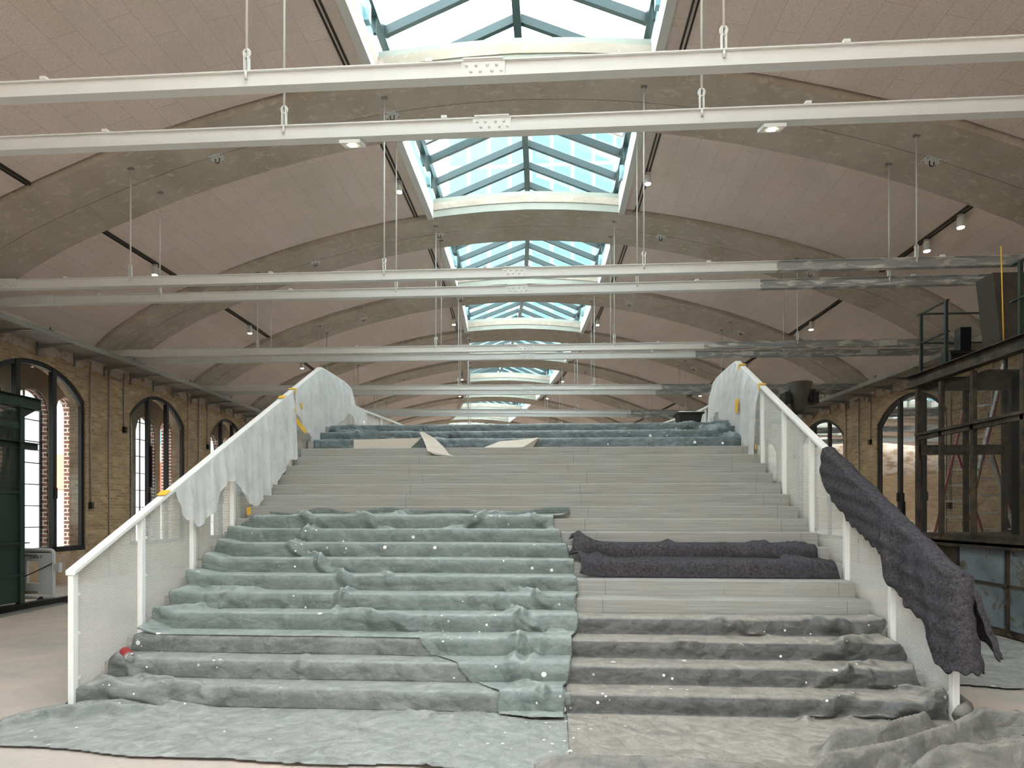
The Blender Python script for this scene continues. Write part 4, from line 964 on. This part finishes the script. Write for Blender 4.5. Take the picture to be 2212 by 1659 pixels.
# grey plastic barrier
r=thing('plastic_barrier','grey plastic chapter barrier with hand written marking beside the green cabin'.replace('chapter ','crowd '),'barrier',(-9.45,10.75,0))
yb=10.75
def panel_with_holes(m,X0,X1,Z0,Z1,holes,y,t,rad=.08):
    zs=sorted({Z0,Z1}|{h[2] for h in holes}|{h[3] for h in holes}); xs=sorted({X0,X1}|{h[0] for h in holes}|{h[1] for h in holes})
    for i in range(len(xs)-1):
        for j in range(len(zs)-1):
            cx,cz=(xs[i]+xs[i+1])/2,(zs[j]+zs[j+1])/2
            if any(h[0]<cx<h[1] and h[2]<cz<h[3] for h in holes): continue
            m.box(xs[i],xs[i+1],y-t/2,y+t/2,zs[j],zs[j+1])
bx0,bx1=-10.15,-8.98
m=MB(); panel_with_holes(m,bx0,bx1,.16,1.0,[(-9.47,-9.24,.4,.84),(-9.78,-9.55,.4,.84),(-10.09,-9.86,.4,.84)],yb,.05)
m.box(bx0+.02,bx1+.04,yb-.03,yb+.03,.2,.96); 
m=MB(); panel_with_holes(m,bx0,bx1,.2,.94,[(-9.47,-9.24,.4,.80),(-9.78,-9.55,.4,.80),(-10.09,-9.86,.4,.80)],yb,.05)
# rounded border
pts=[(bx0,.2),(bx0,.94)]+[(bx0+.06-.06*cos(a),.94+.06*sin(a)) for a in(pi/6,pi/3,pi/2)]+[(bx1-.06+.06*sin(a),.94+.06*cos(a)) for a in(0,pi/6,pi/3,pi/2)]+[(bx1,.2)]+[(bx1-.06+.06*cos(a),.2-.06*sin(a)) for a in(pi/6,pi/3,pi/2)]+[(bx0+.06,.14),(bx0,.2)]
m.tube([(x,yb,z) for x,z in pts],.032,8)
m.build('barrier_panel',M['greyplastic'],r)
m=MB(); m.box(bx1+.02,bx1+.10,yb-.03,yb+.03,.62,.75); m.tube([(bx1+.12,yb,.6),(bx1+.12,yb,.77)],.035,10); m.build('hinge_lug',M['greyplastic'],r)
m=MB(); m.hexa([(-9.22,yb-.28,0),(-9.14,yb-.28,0),(-9.14,yb+.28,0),(-9.22,yb+.28,0),(-9.20,yb-.05,.16),(-9.16,yb-.05,.16),(-9.16,yb+.05,.16),(-9.20,yb+.05,.16)]); m.box(-9.4,-9.0,yb-.03,yb+.03,0,.05); m.build('foot',M['blackrubber'],r)
m=MB(); 
for z in(.24,.9): m.box(-9.5,-9.26,yb-.032,yb-.024,z-.018,z+.018)
m.build('slot',M['galv'],r)
fc=bpy.data.curves.new('marking','FONT'); fc.body='Laka-7'; fc.size=.085; fc.extrude=.001
tmp=bpy.data.objects.new('tmp',fc); COL.objects.link(tmp); dg=bpy.context.evaluated_depsgraph_get(); me=bpy.data.meshes.new_from_object(tmp.evaluated_get(dg)); bpy.data.objects.remove(tmp)
me.materials.clear(); me.materials.append(M['text']); to=bpy.data.objects.new('marking',me); COL.objects.link(to); to.parent=r; to.location=(-9.40+9.45,-.031,.845); to.rotation_euler=(pi/2,0,0)
m=MB(); m.tube([(-9.9,yb-.05,.5),(-9.5,yb-.06,.52),(-9.3,yb-.06,.6),(-9.05,yb-.06,.72),(-8.97,yb-.05,.76)],.009,6); tag(m.build('cable',M['blackrubber'],None,True),'thin black cable looped through the grey barrier','cable')
# right steel cabin
x0,x1,y0,y1=6.0,8.6,5.2,10.65
r=thing('crane_cabin','large rusty brown steel cabin with mesh windows and a railed roof at the right','machine',((x0+x1)/2,(y0+y1)/2,0))
m=MB(); m.box(x0+.06,x1,y0,y1-.06,.02,1.24); m.build('lower_body',M['rust'],r)
for i in range(4):
    ya=y1-.95-1.02*i
    for z0,z1 in((.72,1.18),(.12,.68)):
        m=MB(); m.box(x0+.035,x0+.062,ya-.93,ya,z0,z1); m.build('body_panel',M['wornpanel'],r)
m=MB(); m.box(x0+.02,x0+.06,y0,y1,.68,.72)
for i in range(5): m.box(x0+.02,x0+.06,y1-.99-1.02*i,y1-.95-1.02*i,.05,1.2)
m.build('seam_rib',M['rust'],r)
m=MB(); m.box(x0-.04,x1+.04,y0,y1+.04,1.22,1.26); m.box(x0-.04,x0-.02,y0,y1,1.18,1.30); m.box(x0,x1,y0,y1,1.30,1.36); m.build('sill_channel',M['rust'],r)
for b in(y1,y1-.62,y1-1.35,y1-2.3,y1-3.3,y0):
    m=MB(); m.box(x0-.03,x0+.03,b-.03,b+.03,1.3,3.7); m.build('window_post',M['rust'],r)
for a in(x0+.75,x0+1.35,x0+2.0,x1):
    m=MB(); m.box(a-.03,a+.03,y1-.04,y1+.03,1.3,3.7); m.build('end_post',M['rust'],r)
m=MB(); m.box(x0+.72,x0+.86,y1-1.2,y1-1.06,1.3,3.75); m.build('inner_column',M['black'],r)
m=MB(); m.box(x0-.03,x0+.03,y0,y1,2.86,2.96); m.box(x0-.06,x0-.02,y0,y1,2.93,2.97); m.box(x0,x1,y1-.03,y1+.03,2.62,2.78); m.build('mid_rails',M['rust'],r)
m=MB(); ibeam(m,(x0,y0-.4,3.84),(x0,y1+.25,3.84),.2,.15); ibeam(m,(x1,y0-.4,3.84),(x1,y1+.25,3.84),.2,.15); ibeam(m,(x0,y1,3.78),(x1,y1,3.78),.2,.15); m.build('roof_beams',M['rust'],r)
m=MB(); m.box(x0+.1,x1,y1-1.5,y1-.06,3.66,3.68) ; m.build('roof_edge_plate',M['rust'],r)
m=MB(); 
m.add([(x0+.01,y0,1.36),(x0+.01,y1,1.36),(x0+.01,y1,3.7),(x0+.01,y0,3.7)],[(0,1,2,3)]); m.add([(x0,y1-.01,1.36),(x1,y1-.01,1.36),(x1,y1-.01,3.7),(x0,y1-.01,3.7)],[(0,1,2,3)])
m.build('mesh_wall',M['meshdark'],r)
zt=3.94
for (a,b) in((x0+.03,y1-.03),(x0+.03,9.97),(x0+.03,8.45),(x0+.03,7.2),(x0+1.35,y1-.03),(x0+2.55,y1-.03)):
    m=MB(); m.box(a-.02,a+.02,b-.02,b+.02,zt-.1,zt+.98); m.build('roof_railing_post',M['darkgreen'],r)
m=MB()
for z in(.5,.98):
    m.bar((x0+.03,y1+.05,zt+z),(x0+.03,9.92,zt+z),.045,.02); m.bar((x0,y1-.03,zt+z),(x1,y1-.03,zt+z),.045,.02); m.bar((x0+.03,8.62,zt+z),(x0+.03,5.5,zt+z),.045,.02)
m.build('roof_railing_bars',M['darkgreen'],r)
m=MB(); m.tube([(x0+.1,10.1,4.06),(x0+.55,10.1,4.06)],.14,14); m.box(x0+.26,x0+.42,10.0,10.15,3.95,4.52); m.box(x0+.12,x0+.55,10.0,10.3,3.9,4.12); m.build('winch',M['black'],r)
m=MB(); m.box(x0+.2,x0+.5,7.9,8.25,3.95,4.15); m.box(x0+.1,x0+.2,7.9,7.93,3.95,4.17); m.build('bracket_box',M['darkgreen'],r)
m=MB(); m.hexa([(6.14,8.95,3.94),(8.0,8.95,3.94),(8.0,9.3,3.94),(6.14,9.3,3.94),(6.03,8.95,4.96),(8.0,8.95,4.96),(8.0,9.3,4.96),(6.03,9.3,4.96)]); m.build('hood',M['rubberworn'],r)
m=MB(); m.box(x1-1.2,x1-.5,y0,y0+1,1.3,3.6); m.build('inner_casing',M['rust'],r)
# yellow and white measuring rope
m=MB(); m.tube([(6.1,8.9,5.3),(6.12,8.88,3.95)],.008,6); tag(m.build('rope',M['ochre'],None,True),'thin yellow rope hanging over the right cabin roof','rope')
# aluminium ladder behind the cabin
r=thing('stepladder','tall aluminium double ladder with red side rails behind the mesh of the right cabin','ladder',(8.9,11.6,0))
def lad(A,B,W,n,nm):
    A=np.array(A,float);B=np.array(B,float);d=B-A;W=np.array(W,float)/2
    for g in(-1,1):
        m=MB(); o=W*g; m.bar(A+o,B+o,.03,.07,(0,1,0)); sr=m.build(nm+'_rail',M['alu'],r)
        m=MB(); o2=o+np.array([g*.02,-.02,0]); m.bar(A+o2,B+o2,.014,.05,(0,1,0)); m.build('red_edge',M['red'],sr)
    for i in range(n):
        m=MB(); p=A+d*(i+.5)/n; m.bar(p-W,p+W,.03,.03,(0,0,1)); m.build('rung',M['alu'],r)
lad((6.95,11.9,0),(7.95,11.9,4.35),(.32,-.28,0),15,'front')
lad((8.65,12.1,0),(7.72,11.95,2.75),(.36,-.3,0),9,'back')
# mortar bucket hopper on a post beyond the right railing
r=thing('waste_chute','dark worn rubber chute funnel with two side flaps beyond the right railing','chute',(4.85,12.6,0))
m=MB(); m.lathe((4.85,12.6,3.60),[(.10,0),(.13,.08),(.24,.62),(.235,.62),(.12,.1)],18); m.build('funnel',M['rubberworn'] if 'rubberworn' in M else M['blackrubber'],r,True)
for g in(-1,1):
    m=MB(); a=4.85+g*.2; m.hexa([(a-.04,12.5,3.86),(a+.05,12.5,3.86),(a+.05,12.7,3.86),(a-.04,12.7,3.86),(a-.03,12.5,4.08),(a+.03+g*.05,12.5,4.08),(a+.03+g*.05,12.7,4.08),(a-.03,12.7,4.08)]) ; m.box(a-.05+g*.07,a+.05+g*.07,12.45,12.75,3.80,4.02); m.build('side_flap',M['blackrubber'],r)
m=MB(); m.tube([(4.85,12.6,0),(4.85,12.6,3.62)],.05,10); m.build('post',M['galv'],r)
m=MB(); m.lathe((4.85,12.6,0),[(.25,0),(.25,.02),(.06,.04)],14); m.build('base_plate',M['galv'],r)
WSTR=9; EXPO=.14
# ------------------------------------------------------------------ camera, world, light
cam=bpy.data.cameras.new('camera'); co=bpy.data.objects.new('camera',cam); COL.objects.link(co)
cam.sensor_width=36; cam.sensor_fit='HORIZONTAL'; cam.lens=1350/2212*36; cam.shift_y=(1107-829.5)/2212
cam.clip_start=.05; cam.clip_end=500
co.location=(0,0,1.678); co.rotation_euler=(pi/2,0,.0631); sc.camera=co
w=bpy.data.worlds.new('world'); sc.world=w; w.use_nodes=True
bg=w.node_tree.nodes['Background']; bg.inputs[0].default_value=(.92,.97,1,1); bg.inputs[1].default_value=WSTR
def portal(loc,rot,sx,sy):
    l=bpy.data.lights.new('sky_portal','AREA'); l.shape='RECTANGLE'; l.size=sx; l.size_y=sy; l.cycles.is_portal=True
    o=bpy.data.objects.new('sky_portal',l); COL.objects.link(o); o.location=loc; o.rotation_euler=rot
sc.view_settings.view_transform='Standard'; sc.view_settings.look='None'; sc.view_settings.gamma=1
sc.view_settings.exposure=EXPO
c=sc.cycles; c.use_denoising=True; c.max_bounces=6; c.diffuse_bounces=3; c.use_adaptive_sampling=True; c.adaptive_threshold=.18; c.adaptive_min_samples=16; c.glossy_bounces=3; c.transmission_bounces=4; c.transparent_max_bounces=16
c.caustics_reflective=False; c.caustics_refractive=False; c.sample_clamp_indirect=6
try: c.denoising_use_gpu=False
except Exception: pass
